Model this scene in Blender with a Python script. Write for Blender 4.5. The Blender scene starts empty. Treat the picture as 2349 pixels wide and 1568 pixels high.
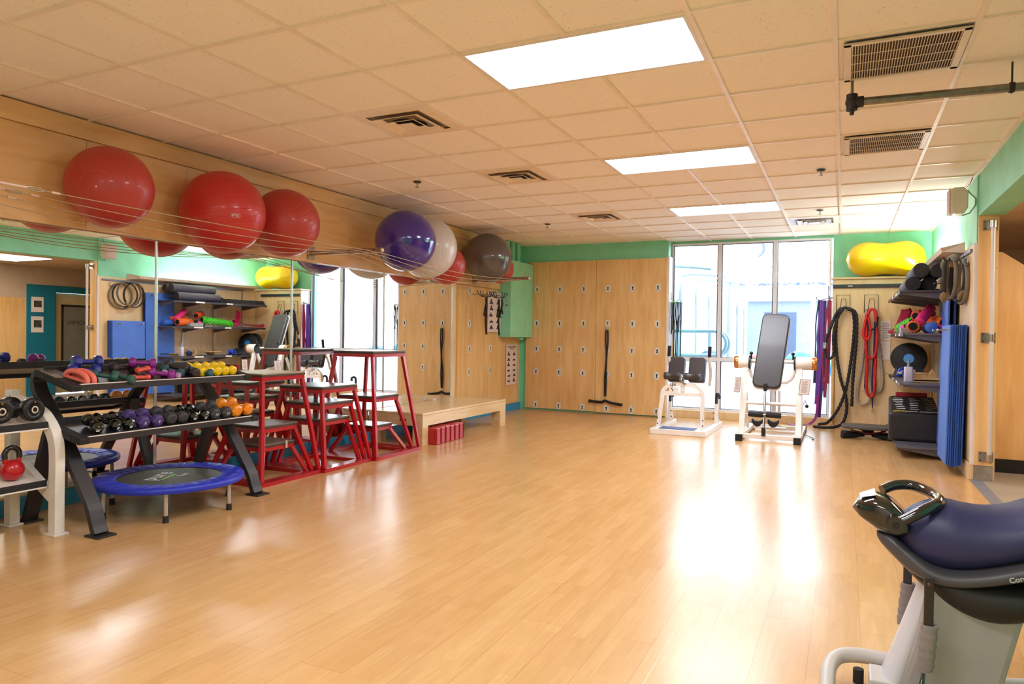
import bpy, math, random
from mathutils import Vector, Matrix, Euler
random.seed(7)
sc = bpy.context.scene
C = bpy.context.collection
PI = math.pi

# ---------------------------------------------------------------- camera, world, exposure
cam_d = bpy.data.cameras.new('camera')
cam_d.sensor_width = 36.0
cam_d.lens = 1617.1 / 2349 * 36
cam_d.clip_start = 0.05
cam = bpy.data.objects.new('camera', cam_d)
C.objects.link(cam)
YAW, PIT, ROL = 0.44122, -0.00986, 0.013336
cam.matrix_world = (Matrix.Translation((4.3362, -2.0683, 1.2482)) @ Matrix.Rotation(YAW, 4, 'Z')
                    @ Matrix.Rotation(PI / 2 + PIT, 4, 'X') @ Matrix.Rotation(ROL, 4, 'Z'))
sc.camera = cam
w = bpy.data.worlds.new('sky')
sc.world = w
w.use_nodes = True
bg = w.node_tree.nodes['Background']
bg.inputs[0].default_value = (0.84, 0.91, 1.0, 1)
bg.inputs[1].default_value = 5.0
sc.view_settings.view_transform = 'Standard'
sc.view_settings.look = 'None'
sc.view_settings.exposure = 0.77
sc.view_settings.gamma = 1.0
sc.view_settings.use_curve_mapping = False
try:
    sc.cycles.max_bounces = 10
    sc.cycles.diffuse_bounces = 5
    sc.cycles.glossy_bounces = 5
    sc.cycles.transparent_max_bounces = 12
    sc.cycles.sample_clamp_indirect = 6.0
except Exception:
    pass
LAMP = 16.5          # radiance of the fluorescent panels
H = 2.74            # ceiling height
XL, XR, YB = -0.65, 5.37, 9.12

# ---------------------------------------------------------------- materials
def lin(h):
    h = h.lstrip('#')
    r = []
    for i in (0, 2, 4):
        c = int(h[i:i+2], 16) / 255
        r.append(c / 12.92 if c <= 0.04045 else ((c + 0.055) / 1.055) ** 2.4)
    return (*r, 1)
def setin(b, k, v):
    if k in b.inputs: b.inputs[k].default_value = v
MATS = {}
def mat(name, col='#808080', rough=0.5, metal=0.0, coat=0.0, bump=None, var=None, emit=0, sheen=0, spec=None):
    if name in MATS: return MATS[name]
    m = bpy.data.materials.new(name); m.use_nodes = True
    nt = m.node_tree; b = nt.nodes['Principled BSDF']
    setin(b, 'Base Color', lin(col)); setin(b, 'Roughness', rough); setin(b, 'Metallic', metal)
    setin(b, 'Coat Weight', coat); setin(b, 'Coat Roughness', 0.08)
    if spec is not None: setin(b, 'Specular IOR Level', spec)
    if emit:
        setin(b, 'Emission Color', lin(col)); setin(b, 'Emission Strength', emit)
    tc = nt.nodes.new('ShaderNodeTexCoord')
    # every material carries a faint procedural variation of its own
    vs, va = var or (6.0, 0.06)
    n = nt.nodes.new('ShaderNodeTexNoise'); n.inputs['Scale'].default_value = vs; n.inputs['Detail'].default_value = 3
    nt.links.new(tc.outputs['Object'], n.inputs['Vector'])
    mr = nt.nodes.new('ShaderNodeMapRange'); mr.inputs[1].default_value = 0.3; mr.inputs[2].default_value = 0.7
    mr.inputs[3].default_value = 1 - va; mr.inputs[4].default_value = 1 + va
    nt.links.new(n.outputs[0], mr.inputs[0])
    mx = nt.nodes.new('ShaderNodeVectorMath'); mx.operation = 'SCALE'
    mx.inputs[0].default_value = lin(col)[:3]
    nt.links.new(mr.outputs[0], mx.inputs['Scale'])
    nt.links.new(mx.outputs[0], b.inputs['Base Color'])
    if bump:
        s, d = bump
        n2 = nt.nodes.new('ShaderNodeTexNoise'); n2.inputs['Scale'].default_value = s; n2.inputs['Detail'].default_value = 2
        nt.links.new(tc.outputs['Object'], n2.inputs['Vector'])
        bp = nt.nodes.new('ShaderNodeBump'); bp.inputs['Strength'].default_value = d; bp.inputs['Distance'].default_value = 0.01
        nt.links.new(n2.outputs[0], bp.inputs['Height']); nt.links.new(bp.outputs[0], b.inputs['Normal'])
    MATS[name] = m
    return m
def wood(name, c1, c2, axis='Z', rough=0.4, scale=3.0, coat=0.15, dark=0.0):
    """grained wood: noise stretched along one axis, with sparse knots"""
    m = mat(name, c1, rough, coat=coat)
    nt = m.node_tree; b = nt.nodes['Principled BSDF']
    tc = nt.nodes.new('ShaderNodeTexCoord'); mp = nt.nodes.new('ShaderNodeMapping')
    s = {'X': (0.12, 1, 1), 'Y': (1, 0.12, 1), 'Z': (1, 1, 0.12)}[axis]
    mp.inputs['Scale'].default_value = s
    nt.links.new(tc.outputs['Object'], mp.inputs[0])
    n = nt.nodes.new('ShaderNodeTexNoise'); n.inputs['Scale'].default_value = scale * 6; n.inputs['Detail'].default_value = 6
    n.inputs['Distortion'].default_value = 0.6
    nt.links.new(mp.outputs[0], n.inputs['Vector'])
    n3 = nt.nodes.new('ShaderNodeTexNoise'); n3.inputs['Scale'].default_value = 1.1; n3.inputs['Detail'].default_value = 1
    nt.links.new(tc.outputs['Object'], n3.inputs['Vector'])
    add = nt.nodes.new('ShaderNodeMath'); add.operation = 'MULTIPLY_ADD'
    nt.links.new(n3.outputs[0], add.inputs[0]); add.inputs[1].default_value = 0.6
    nt.links.new(n.outputs[0], add.inputs[2])
    r = nt.nodes.new('ShaderNodeValToRGB')
    r.color_ramp.elements[0].position = 0.55; r.color_ramp.elements[0].color = lin(c2)
    r.color_ramp.elements[1].position = 1.05 if False else 1.0; r.color_ramp.elements[1].color = lin(c1)
    nt.links.new(add.outputs[0], r.inputs[0])
    # knots
    v = nt.nodes.new('ShaderNodeTexVoronoi'); v.inputs['Scale'].default_value = 2.3
    nt.links.new(mp.outputs[0] if axis == 'X' else tc.outputs['Object'], v.inputs['Vector'])
    lt = nt.nodes.new('ShaderNodeMath'); lt.operation = 'LESS_THAN'; lt.inputs[1].default_value = 0.022
    nt.links.new(v.outputs['Distance'], lt.inputs[0])
    mx = nt.nodes.new('ShaderNodeMixRGB'); mx.inputs[2].default_value = lin('#7a4a1e')
    ml = nt.nodes.new('ShaderNodeMath'); ml.operation = 'MULTIPLY'; ml.inputs[1].default_value = 0.5
    nt.links.new(lt.outputs[0], ml.inputs[0]); nt.links.new(ml.outputs[0], mx.inputs[0])
    nt.links.new(r.outputs[0], mx.inputs[1])
    nt.links.new(mx.outputs[0], b.inputs['Base Color'])
    return m

# ---------------------------------------------------------------- mesh collector
class M:
    def __init__(s): s.v = []; s.f = []; s.s = []; s.T = Matrix()
    def add(s, vs, fs, smooth=False):
        n = len(s.v)
        s.v += [s.T @ Vector(v) for v in vs]
        s.f += [[i + n for i in f] for f in fs]
        s.s += [smooth] * len(fs)
        return s
    def box(s, x0, x1, y0, y1, z0, z1):
        return s.add([(x0,y0,z0),(x1,y0,z0),(x1,y1,z0),(x0,y1,z0),(x0,y0,z1),(x1,y0,z1),(x1,y1,z1),(x0,y1,z1)],
                     [(0,3,2,1),(4,5,6,7),(0,1,5,4),(1,2,6,5),(2,3,7,6),(3,0,4,7)])
    def hexa(s, p):   # eight points: bottom 4, top 4
        return s.add(p, [(0,3,2,1),(4,5,6,7),(0,1,5,4),(1,2,6,5),(2,3,7,6),(3,0,4,7)])
    def tube(s, pts, r, n=10, closed=False, caps=True, flat=1.0, up=None, sq=False):
        P = [Vector(p) for p in pts]; k = len(P)
        if k == 2 and not closed and (P[1] - P[0]).length < 1e-9: return s
        R = r if isinstance(r, (list, tuple)) else [r] * k
        ts = []
        for i in range(k):
            if closed: t = P[(i+1) % k] - P[i-1]
            elif i == 0: t = P[1] - P[0]
            elif i == k-1: t = P[-1] - P[-2]
            else: t = (P[i+1] - P[i]).normalized() + (P[i] - P[i-1]).normalized()
            ts.append(t.normalized())
        u = Vector(up) if up else (Vector((0,0,1)) if abs(ts[0].z) < 0.9 else Vector((1,0,0)))
        vs = []; fs = []
        for i in range(k):
            t = ts[i]; a = (u - t * u.dot(t))
            if a.length < 1e-6: a = t.orthogonal()
            a.normalize(); b = t.cross(a)
            if not up: u = a
            sc_ = 1.0
            if 0 < i < k-1 or closed:
                d1 = (P[i] - P[i-1]).normalized(); c = max(0.35, t.dot(d1)); sc_ = 1 / c if sq else 1
            if sq:
                hw, hh = (R[i], R[i] * flat)
                for ca, cb in ((1,1),(-1,1),(-1,-1),(1,-1)):
                    vs.append(P[i] + a * ca * hw * (sc_ if up is None else 1) + b * cb * hh * (sc_ if up is not None else 1))
            else:
                for j in range(n):
                    q = 2 * PI * j / n
                    vs.append(P[i] + a * math.cos(q) * R[i] + b * math.sin(q) * R[i] * flat)
        if sq: n = 4
        m = k if closed else k-1
        for i in range(m):
            for j in range(n):
                i2 = (i+1) % k; j2 = (j+1) % n
                fs.append((i*n+j, i*n+j2, i2*n+j2, i2*n+j))
        s.add(vs, fs, not sq)
        if caps and not closed:
            s.add(vs[:n], [tuple(reversed(range(n)))]); s.add(vs[-n:], [tuple(range(n))])
        return s
    def rbar(s, pts, hw, hh, up=(0,0,1), closed=False):
        """rectangular bar: half size hw along 'up', hh across"""
        return s.tube(pts, hw, flat=hh/hw, up=up, sq=True, closed=closed)
    def cyl(s, p, q, r, r2=None, n=20, caps=True):
        return s.tube([p, q], [r, r2 if r2 is not None else r], n=n, caps=caps)
    def lathe(s, prof, n=24, o=(0,0,0), axis='Z', smooth=True, caps=True):
        vs = []
        for (r, z) in prof:
            for j in range(n):
                a = 2*PI*j/n; x, y = r*math.cos(a), r*math.sin(a)
                p = {'Z': (x,y,z), 'X': (z,x,y), 'Y': (y,z,x)}[axis]
                vs.append((p[0]+o[0], p[1]+o[1], p[2]+o[2]))
        fs = []
        for i in range(len(prof)-1):
            for j in range(n):
                j2 = (j+1) % n
                fs.append((i*n+j, i*n+j2, (i+1)*n+j2, (i+1)*n+j))
        s.add(vs, fs, smooth)
        if len(prof) == 2 and abs(prof[0][1]-prof[1][1]) < 1e-6: return s
        if caps and prof[0][0] > 1e-5: s.add(vs[:n], [tuple(reversed(range(n)))])
        if caps and prof[-1][0] > 1e-5: s.add(vs[-n:], [tuple(range(n))])
        return s
    def ball(s, c, r, n=32, sx=1, sy=1, sz=1):
        k = n // 2
        prof = [(max(1e-6, math.sin(PI*i/k)), -math.cos(PI*i/k)) for i in range(k+1)]
        vs = []; fs = []
        for (a, z) in prof:
            for j in range(n):
                q = 2*PI*j/n
                vs.append((c[0]+r*sx*a*math.cos(q), c[1]+r*sy*a*math.sin(q), c[2]+r*sz*z))
        for i in range(k):
            for j in range(n):
                j2 = (j+1) % n
                fs.append((i*n+j, i*n+j2, (i+1)*n+j2, (i+1)*n+j))
        return s.add(vs, fs, True)
    def prism(s, poly, h0, h1, axis='Z', smooth=False):
        """extrude a 2D polygon: axis Z -> (x,y), Y -> (x,z), X -> (y,z)"""
        f = {'Z': lambda a,b,h: (a,b,h), 'Y': lambda a,b,h: (a,h,b), 'X': lambda a,b,h: (h,a,b)}[axis]
        n = len(poly)
        v0 = [f(a,b,h0) for a,b in poly]; v1 = [f(a,b,h1) for a,b in poly]
        s.add(v0, [tuple(range(n))]); s.add(v1, [tuple(range(n))])
        s.add(v0+v1, [(i,(i+1)%n,n+(i+1)%n,n+i) for i in range(n)], smooth)
        return s
    def loft(s, rings, smooth=True, caps=True, closed=False):
        n = len(rings[0]); vs = [p for r in rings for p in r]; fs = []
        K = len(rings)
        for i in range(K if closed else K-1):
            i2 = (i+1) % K
            for j in range(n):
                j2 = (j+1) % n
                fs.append((i*n+j, i*n+j2, i2*n+j2, i2*n+j))
        s.add(vs, fs, smooth)
        if caps and not closed:
            s.add(rings[0], [tuple(reversed(range(n)))], smooth); s.add(rings[-1], [tuple(range(n))], smooth)
        return s

def obj(name, m, material, parent=None, w=False, bevel=0, flip=True, subd=0, solid=0):
    me = bpy.data.meshes.new(name)
    off = Vector((0,0,0))
    if w:
        p = parent
        while p: off += p.location; p = p.parent
    me.from_pydata([tuple(v - off) for v in m.v], [], m.f)
    me.polygons.foreach_set('use_smooth', m.s)
    me.update()
    import bmesh
    bm = bmesh.new(); bm.from_mesh(me)
    if bevel or subd: bmesh.ops.remove_doubles(bm, verts=bm.verts, dist=1e-5)
    bmesh.ops.recalc_face_normals(bm, faces=bm.faces)
    bm.to_mesh(me); bm.free()
    me.materials.append(material)
    o = bpy.data.objects.new(name, me); C.objects.link(o)
    if parent: o.parent = parent
    if solid:
        md = o.modifiers.new('solid', 'SOLIDIFY'); md.thickness = solid; md.offset = 0
    if bevel:
        md = o.modifiers.new('bevel', 'BEVEL'); md.width = bevel; md.segments = 2; md.limit_method = 'ANGLE'
        md.angle_limit = 0.6
    if subd:
        md = o.modifiers.new('sub', 'SUBSURF'); md.levels = subd; md.render_levels = subd
    return o
def tag(o, label=None, cat=None, group=None, kind=None):
    if label: o['label'] = label
    if cat: o['category'] = cat
    if group: o['group'] = group
    if kind: o['kind'] = kind
    return o
def thing(name, label, cat, loc=(0,0,0), rotz=0, group=None):
    o = bpy.data.objects.new(name, None); C.objects.link(o)
    o.empty_display_size = 0.1
    o.location = loc; o.rotation_euler = (0,0,rotz)
    return tag(o, label, cat, group)
def struct(name, m, material, bevel=0):
    o = obj(name, m, material, bevel=bevel); o['kind'] = 'structure'; return o
def one(name, m, material, label, cat, group=None, **k):
    return tag(obj(name, m, material, **k), label, cat, group)
def dup(root, loc=None, rot=None, label=None, group=None):
    def cp(o, par):
        c = o.copy(); C.objects.link(c); c.parent = par
        for ch in [x for x in KIDS.get(o.name, [])]: 
            d = cp(ch, c); KIDS.setdefault(c.name, []).append(d)
        return c
    KIDS.clear()
    for ob in bpy.data.objects:
        if ob.parent: KIDS.setdefault(ob.parent.name, []).append(ob)
    r = cp(root, None)
    if loc is not None: r.location = loc
    if rot is not None: r.rotation_euler = rot
    if label: r['label'] = label
    if group: r['group'] = group
    return r
KIDS = {}
def text(body, size, material, matrix, name='lettering', parent=None, local=False, ext=0.0004, align='CENTER', off=Vector((0,0,0)), bold=0.0):
    cu = bpy.data.curves.new('t', 'FONT'); cu.body = body; cu.size = size; cu.align_x = align; cu.align_y = 'CENTER'
    cu.extrude = ext; cu.offset = bold; cu.resolution_u = 3
    t = bpy.data.objects.new('t', cu); C.objects.link(t)
    bpy.context.view_layer.update()
    me = bpy.data.meshes.new_from_object(t)
    bpy.data.objects.remove(t); bpy.data.curves.remove(cu)
    o2 = Vector((0,0,0)); p = None if local else parent
    while p: o2 += p.location; p = p.parent
    me.transform(Matrix.Translation(-o2) @ matrix)
    me.materials.clear(); me.materials.append(material)
    o = bpy.data.objects.new(name, me); C.objects.link(o)
    if parent: o.parent = parent
    return o
def frame_m(origin, xdir, ydir):
    x = Vector(xdir).normalized(); z = x.cross(Vector(ydir)).normalized(); y = z.cross(x)
    m = Matrix((x, y, z)).transposed().to_4x4(); m.translation = Vector(origin); return m
def bez(pts, n=8):
    """Catmull-Rom through the points"""
    P = [Vector(p) for p in pts]; P = [P[0]*2-P[1]] + P + [P[-1]*2-P[-2]]
    out = []
    for i in range(1, len(P)-2):
        for k in range(n):
            t = k/n; a,b,c,d = P[i-1],P[i],P[i+1],P[i+2]
            out.append(0.5*((2*b)+(c-a)*t+(2*a-5*b+4*c-d)*t*t+(3*b-a-3*c+d)*t**3))
    out.append(P[-2]); return out
def arc(cx, cz, r, a0, a1, n=12):
    return [(cx + r*math.cos(a0+(a1-a0)*i/n), cz + r*math.sin(a0+(a1-a0)*i/n)) for i in range(n+1)]
def rrect(w_, h_, r, n=5, cx=0, cy=0):
    out = []
    for sx, sy, a in ((1,1,0),(-1,1,PI/2),(-1,-1,PI),(1,-1,1.5*PI)):
        out += arc(cx+sx*(w_/2-r), cy+sy*(h_/2-r), r, a, a+PI/2, n)
    return out
ORD = ['first','second','third','fourth','fifth','sixth','seventh','eighth','ninth','tenth','eleventh','twelfth','thirteenth']
# ---------------------------------------------------------------- setting materials
ply = wood('plywood_vertical', '#f0c689', '#ddaa6a', 'Z', rough=0.38, scale=2.2)
ply_h = wood('plywood_horizontal', '#edc48c', '#d9a668', 'Y', rough=0.4, scale=2.2)
ply_pale = wood('pale_birch', '#f0d3a6', '#e2bd88', 'Z', rough=0.4, scale=2.5)
birch_y = wood('pale_birch_board', '#ecd0a4', '#d9b27c', 'Y', rough=0.3, scale=2.5, coat=0.3)
green = mat('green_paint', '#8adbb6', 0.45, bump=(60, 0.05))
green_cab = mat('pale_green_paint', '#98e0b6', 0.35)
blue_base = mat('blue_paint', '#3b9ccc', 0.4)
teal = mat('teal_paint', '#1a7a92', 0.4)
white_paint = mat('white_paint', '#e8e4e4', 0.4)
beige = mat('beige_wall_paint', '#c4b098', 0.6)
black_vinyl_base = mat('black_cove_base', '#1d1d20', 0.4)
concrete = mat('concrete', '#8f8578', 0.8, bump=(40, 0.3), var=(25, 0.15))
tile_grey = mat('grey_floor_tile', '#a09484', 0.35, var=(3, 0.1))
chrome = mat('chrome', '#dfe3e8', 0.08, metal=1.0)
steel = mat('brushed_steel', '#b9b4ac', 0.3, metal=1.0)
galv = mat('galvanised_pipe', '#8a867c', 0.42, metal=0.9, var=(30, 0.15))
darkiron = mat('dark_cast_iron', '#3a3430', 0.6, metal=0.5)
alu = mat('aluminium_frame', '#efeef3', 0.35)
tbar = mat('ceiling_grid_enamel', '#f6e6d6', 0.4)
black = mat('black_plastic', '#161517', 0.45)
rubber = mat('black_rubber', '#1c1a1b', 0.7)
white_en = mat('white_enamel', '#f6f2ee', 0.28, coat=0.3)
white_mark = mat('white_print', '#dcdcdc', 0.6)
paper = mat('white_paper', '#efe3dc', 0.7)
dark = mat('dark_recess', '#0c0b0b', 0.9)

def ceiling_mat():
    m = mat('acoustic_tile', '#f3e3d2', 0.85)
    nt = m.node_tree; b = nt.nodes['Principled BSDF']
    tc = nt.nodes.new('ShaderNodeTexCoord')
    n = nt.nodes.new('ShaderNodeTexNoise'); n.inputs['Scale'].default_value = 95; n.inputs['Detail'].default_value = 2
    n.inputs['Roughness'].default_value = 0.6
    nt.links.new(tc.outputs['Object'], n.inputs['Vector'])
    r = nt.nodes.new('ShaderNodeValToRGB')
    r.color_ramp.elements[0].position = 0.28; r.color_ramp.elements[0].color = lin('#cdb599')
    r.color_ramp.elements[1].position = 0.34; r.color_ramp.elements[1].color = lin('#fdf3e8')
    nt.links.new(n.outputs[0], r.inputs[0]); nt.links.new(r.outputs[0], b.inputs['Base Color'])
    bp = nt.nodes.new('ShaderNodeBump'); bp.inputs['Strength'].default_value = 0.35; bp.inputs['Distance'].default_value = 0.004
    nt.links.new(n.outputs[0], bp.inputs['Height']); nt.links.new(bp.outputs[0], b.inputs['Normal'])
    return m
def floor_mat():
    m = mat('maple_laminate', '#e0a763', 0.24, coat=0.0, spec=0.6)
    nt = m.node_tree; b = nt.nodes['Principled BSDF']
    tc = nt.nodes.new('ShaderNodeTexCoord')
    sp = nt.nodes.new('ShaderNodeSeparateXYZ'); cb = nt.nodes.new('ShaderNodeCombineXYZ')
    nt.links.new(tc.outputs['Object'], sp.inputs[0])
    nt.links.new(sp.outputs[1], cb.inputs[0]); nt.links.new(sp.outputs[0], cb.inputs[1])
    def brick(wd, ht, c1, c2, mort, off):
        t = nt.nodes.new('ShaderNodeTexBrick')
        t.inputs['Scale'].default_value = 1.0; t.inputs['Brick Width'].default_value = wd; t.inputs['Row Height'].default_value = ht
        t.inputs['Mortar Size'].default_value = mort; t.inputs['Mortar Smooth'].default_value = 0.3
        t.inputs['Color1'].default_value = lin(c1); t.inputs['Color2'].default_value = lin(c2)
        t.inputs['Mortar'].default_value = lin('#c2925c'); t.offset = off; t.offset_frequency = 2
        t.squash = 1.0
        nt.links.new(cb.outputs[0], t.inputs['Vector']); return t
    t1 = brick(0.42, 0.064, '#d3a873', '#cb9f69', 0.0003, 0.37)
    t2 = brick(1.29, 0.192, '#ffffff', '#f9f4ee', 0.0006, 0.41)
    mp = nt.nodes.new('ShaderNodeMapping'); mp.inputs['Scale'].default_value = (1, 0.09, 1)
    nt.links.new(tc.outputs['Object'], mp.inputs[0])
    n = nt.nodes.new('ShaderNodeTexNoise'); n.inputs['Scale'].default_value = 42; n.inputs['Detail'].default_value = 6
    n.inputs['Distortion'].default_value = 0.8
    nt.links.new(mp.outputs[0], n.inputs['Vector'])
    r = nt.nodes.new('ShaderNodeValToRGB')
    r.color_ramp.elements[0].position = 0.3; r.color_ramp.elements[0].color = (0.92, 0.88, 0.82, 1)
    r.color_ramp.elements[1].position = 0.65; r.color_ramp.elements[1].color = (1.04, 1.03, 1.02, 1)
    nt.links.new(n.outputs[0], r.inputs[0])
    m1 = nt.nodes.new('ShaderNodeMixRGB'); m1.blend_type = 'MULTIPLY'; m1.inputs[0].default_value = 1
    nt.links.new(t1.outputs[0], m1.inputs[1]); nt.links.new(t2.outputs[0], m1.inputs[2])
    m2 = nt.nodes.new('ShaderNodeMixRGB'); m2.blend_type = 'MULTIPLY'; m2.inputs[0].default_value = 0.8
    nt.links.new(m1.outputs[0], m2.inputs[1]); nt.links.new(r.outputs[0], m2.inputs[2])
    nt.links.new(m2.outputs[0], b.inputs['Base Color'])
    nr = nt.nodes.new('ShaderNodeTexNoise'); nr.inputs['Scale'].default_value = 1.6
    nt.links.new(tc.outputs['Object'], nr.inputs['Vector'])
    mr = nt.nodes.new('ShaderNodeMapRange'); mr.inputs[3].default_value = 0.17; mr.inputs[4].default_value = 0.30
    nt.links.new(nr.outputs[0], mr.inputs[0]); nt.links.new(mr.outputs[0], b.inputs['Roughness'])
    bp = nt.nodes.new('ShaderNodeBump'); bp.inputs['Strength'].default_value = 0.05; bp.inputs['Distance'].default_value = 0.003
    nt.links.new(n.outputs[0], bp.inputs['Height']); nt.links.new(bp.outputs[0], b.inputs['Normal'])
    return m
def glass_mat(name, frost):
    m = bpy.data.materials.new(name); m.use_nodes = True; nt = m.node_tree
    nt.nodes.remove(nt.nodes['Principled BSDF']); out = nt.nodes['Material Output']
    tr = nt.nodes.new('ShaderNodeBsdfTransparent'); tr.inputs[0].default_value = (0.95, 0.98, 1, 1)
    gl = nt.nodes.new('ShaderNodeBsdfGlossy'); gl.inputs['Roughness'].default_value = 0.02
    fr = nt.nodes.new('ShaderNodeFresnel'); fr.inputs[0].default_value = 1.45
    mx = nt.nodes.new('ShaderNodeMixShader')
    nt.links.new(fr.outputs[0], mx.inputs[0]); nt.links.new(gl.outputs[0], mx.inputs[2])
    if frost:
        tl = nt.nodes.new('ShaderNodeBsdfTranslucent'); tl.inputs[0].default_value = (0.86, 0.91, 0.97, 1)
        tc = nt.nodes.new('ShaderNodeTexCoord'); n = nt.nodes.new('ShaderNodeTexNoise'); n.inputs['Scale'].default_value = 2
        nt.links.new(tc.outputs['Object'], n.inputs['Vector'])
        mr = nt.nodes.new('ShaderNodeMapRange'); mr.inputs[3].default_value = frost-0.08; mr.inputs[4].default_value = frost+0.08
        nt.links.new(n.outputs[0], mr.inputs[0])
        m2 = nt.nodes.new('ShaderNodeMixShader'); nt.links.new(mr.outputs[0], m2.inputs[0])
        nt.links.new(tr.outputs[0], m2.inputs[1]); nt.links.new(tl.outputs[0], m2.inputs[2])
        nt.links.new(m2.outputs[0], mx.inputs[1])
    else:
        nt.links.new(tr.outputs[0], mx.inputs[1])
    nt.links.new(mx.outputs[0], out.inputs[0])
    return m
clear_glass = glass_mat('clear_glass', 0)
frosted_glass = glass_mat('frosted_glass', 0.6)
def mirror_mat():
    m = mat('mirror_silver', '#f2f5f4', 0.0, metal=1.0, var=(1, 0.003)); return m
mirror = mirror_mat()

# ---------------------------------------------------------------- room shell
struct('floor', M().box(XL-0.1, XR+0.02, -4.6, 9.5, -0.1, 0), floor_mat())
struct('ceiling', M().box(XL-0.3, XR+0.4, -4.6, 9.5, H+0.012, H+0.10), ceiling_mat())
# T-bar grid
g = M(); G = 0.6096
i = -1
for i in range(0, 9):
    spans = [(-4.6, YB)] if i != 5 else [(-4.6,-6*G),(-5*G,-2*G),(-G,2*G),(3*G,6*G),(7*G,10*G),(11*G,YB)]
    for a_, b_ in spans: g.box(i*G-0.012, i*G+0.012, a_, b_, H, H+0.013)
for j in range(-7, 15):
    g.box(-0.62, XR+0.03, j*G-0.010, j*G+0.010, H+0.001, H+0.0135)
g.box(XR-0.005, XR+0.03, -4.6, YB, H-0.004, H+0.013)
struct('trim_1', g, tbar)
# left wall: plywood soffit above the mirrors, plywood panels past them, green wall behind
struct('wall_left', M().box(XL-0.15, XL-0.02, -4.6, 9.4, 0, H+0.02), green)
s = M()
for a, b in ((-4.6,-1.24),(-1.236,1.2),(1.204,2.05),(2.053,4.6),(4.603,6.9),(6.904,7.93)):
    s.box(XL-0.02, -0.60, a, b, 1.965, 2.60)
struct('trim_2', s, ply_h)
struct('trim_3', M().box(XL-0.02, -0.585, -4.6, 7.93, 2.603, 2.738), ply_h)
s = M(); s.box(XL-0.02, XL+0.005, 6.515, 6.60, 0.12, 1.965)
struct('trim_4', s, ply_pale)
struct('trim_5', M().box(XL-0.02, XL, 6.603, 8.06, 0.12, 1.965), ply)
struct('trim_6', M().box(XL-0.02, XL, 8.075, 8.78, 0.12, 1.30), ply)
struct('trim_7', M().box(XL-0.02, XL-0.006, 8.06, 8.075, 0.12, 1.965), dark)
struct('baseboard_left', M().box(XL-0.02, XL+0.012, -4.6, 8.82, 0, 0.115), blue_base, bevel=0.002)
# back wall: green, with the window opening 1.85..4.13
b = M()
b.box(XL-0.15, 1.84, 8.865, 9.3, 0, H+0.02)
b.box(4.165, XR+0.3, 9.12, 9.3, 0, H+0.02)
struct('wall_back', b, green)
struct('trim_8', M().box(1.825, 1.862, 8.84, 9.12, 0, 2.50), white_paint)
struct('trim_9', M().box(1.84, 4.165, 9.02, 9.2, 0, 0.115), ply_pale, bevel=0.003)
struct('trim_10', M().box(1.84, 4.165, 9.10, 9.2, 2.715, H+0.02), mat('green_enamel_head', '#7cc6a6', 0.4))
# window frames
wx = [(1.862, 2.56), (2.60, 3.36), (3.40, 4.125)]
for k, (a, c) in enumerate(wx):
    f = M()
    f.box(a-0.0205, a+0.008, 9.10, 9.17, 0.115, 2.715); f.box(c-0.008, c+0.0195, 9.10, 9.17, 0.115, 2.715)
    f.box(a, c, 9.09, 9.17, 0.115, 0.150); f.box(a, c, 9.09, 9.17, 2.685, 2.715); f.box(a, c, 9.09, 9.17, 0.885, 0.945)
    root = struct('window_%d' % (k+1), f, alu, bevel=0.003)
    q = M(); q.box(a+0.012, a+0.020, 9.105, 9.155, 0.15, 2.685); q.box(c-0.020, c-0.012, 9.105, 9.155, 0.15, 2.685)
    q.box(a, c, 9.105, 9.155, 0.150, 0.158); q.box(a, c, 9.105, 9.155, 2.677, 2.685); q.box(a, c, 9.105, 9.155, 0.945, 0.950); q.box(a, c, 9.105, 9.155, 0.880, 0.885)
    obj('window_gasket', q, mat('dark_violet_gasket', '#35324a', 0.5), root)
    obj('clear_pane', M().add([(a+0.01,9.13,0.94),(c-0.01,9.13,0.94),(c-0.01,9.13,2.69),(a+0.01,9.13,2.69)], [(0,1,2,3)]), clear_glass, root)
    obj('frosted_pane', M().add([(a+0.01,9.13,0.14),(c-0.01,9.13,0.14),(c-0.01,9.13,0.89),(a+0.01,9.13,0.89)], [(0,1,2,3)]), frosted_glass, root)
# right wall: solid with plywood facing from y 5.35, green above; bulkhead over the opening
r = M()
r.box(XR+0.02, 5.53, 5.44, 9.3, 0, H+0.02)
struct('wall_right', r, green)
struct('wall_bulkhead', M().box(XR+0.03, 5.60, -4.6, 5.439, 2.37, H+0.02), green)
struct('wall_right_near', M().box(XR+0.03, 5.60, -4.6, 0.9, 0, 2.369), green)
struct('trim_11', M().box(XR-0.002, XR+0.02, 5.45, 8.82, 0.16, 2.12), ply_pale)
struct('trim_12', M().box(XR, XR+0.03, 5.425, 5.45, 0.14, 2.13), white_paint)
c = M(); c.box(XR+0.03, 5.535, 5.405, 5.439, 0.14, 2.37)
struct('trim_13', c, ply)
struct('trim_14', M().box(XR+0.03, 5.54, 5.41, 5.45, 0, 0.14), concrete)
struct('baseboard_right', M().box(XR-0.015, XR+0.03, 5.43, 8.8, 0, 0.15), ply_pale, bevel=0.003)
struct('trim_15', M().box(5.53, 5.56, 5.45, 8.6, 0, 2.39), ply_pale)
# threshold strip and alcove
struct('trim_16', M().box(XR, XR+0.09, -4.6, 5.44, -0.02, 0.006), mat('grey_threshold', '#77757c', 0.45))
struct('floor_2', M().box(XR+0.02, 8.1, -4.6, 9.3, -0.1, 0.001), tile_grey)
struct('ceiling_2', M().box(5.56, 8.1, -4.6, 9.3, 2.40, 2.5), mat('alcove_ceiling', '#c7ab8c', 0.8))
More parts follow.
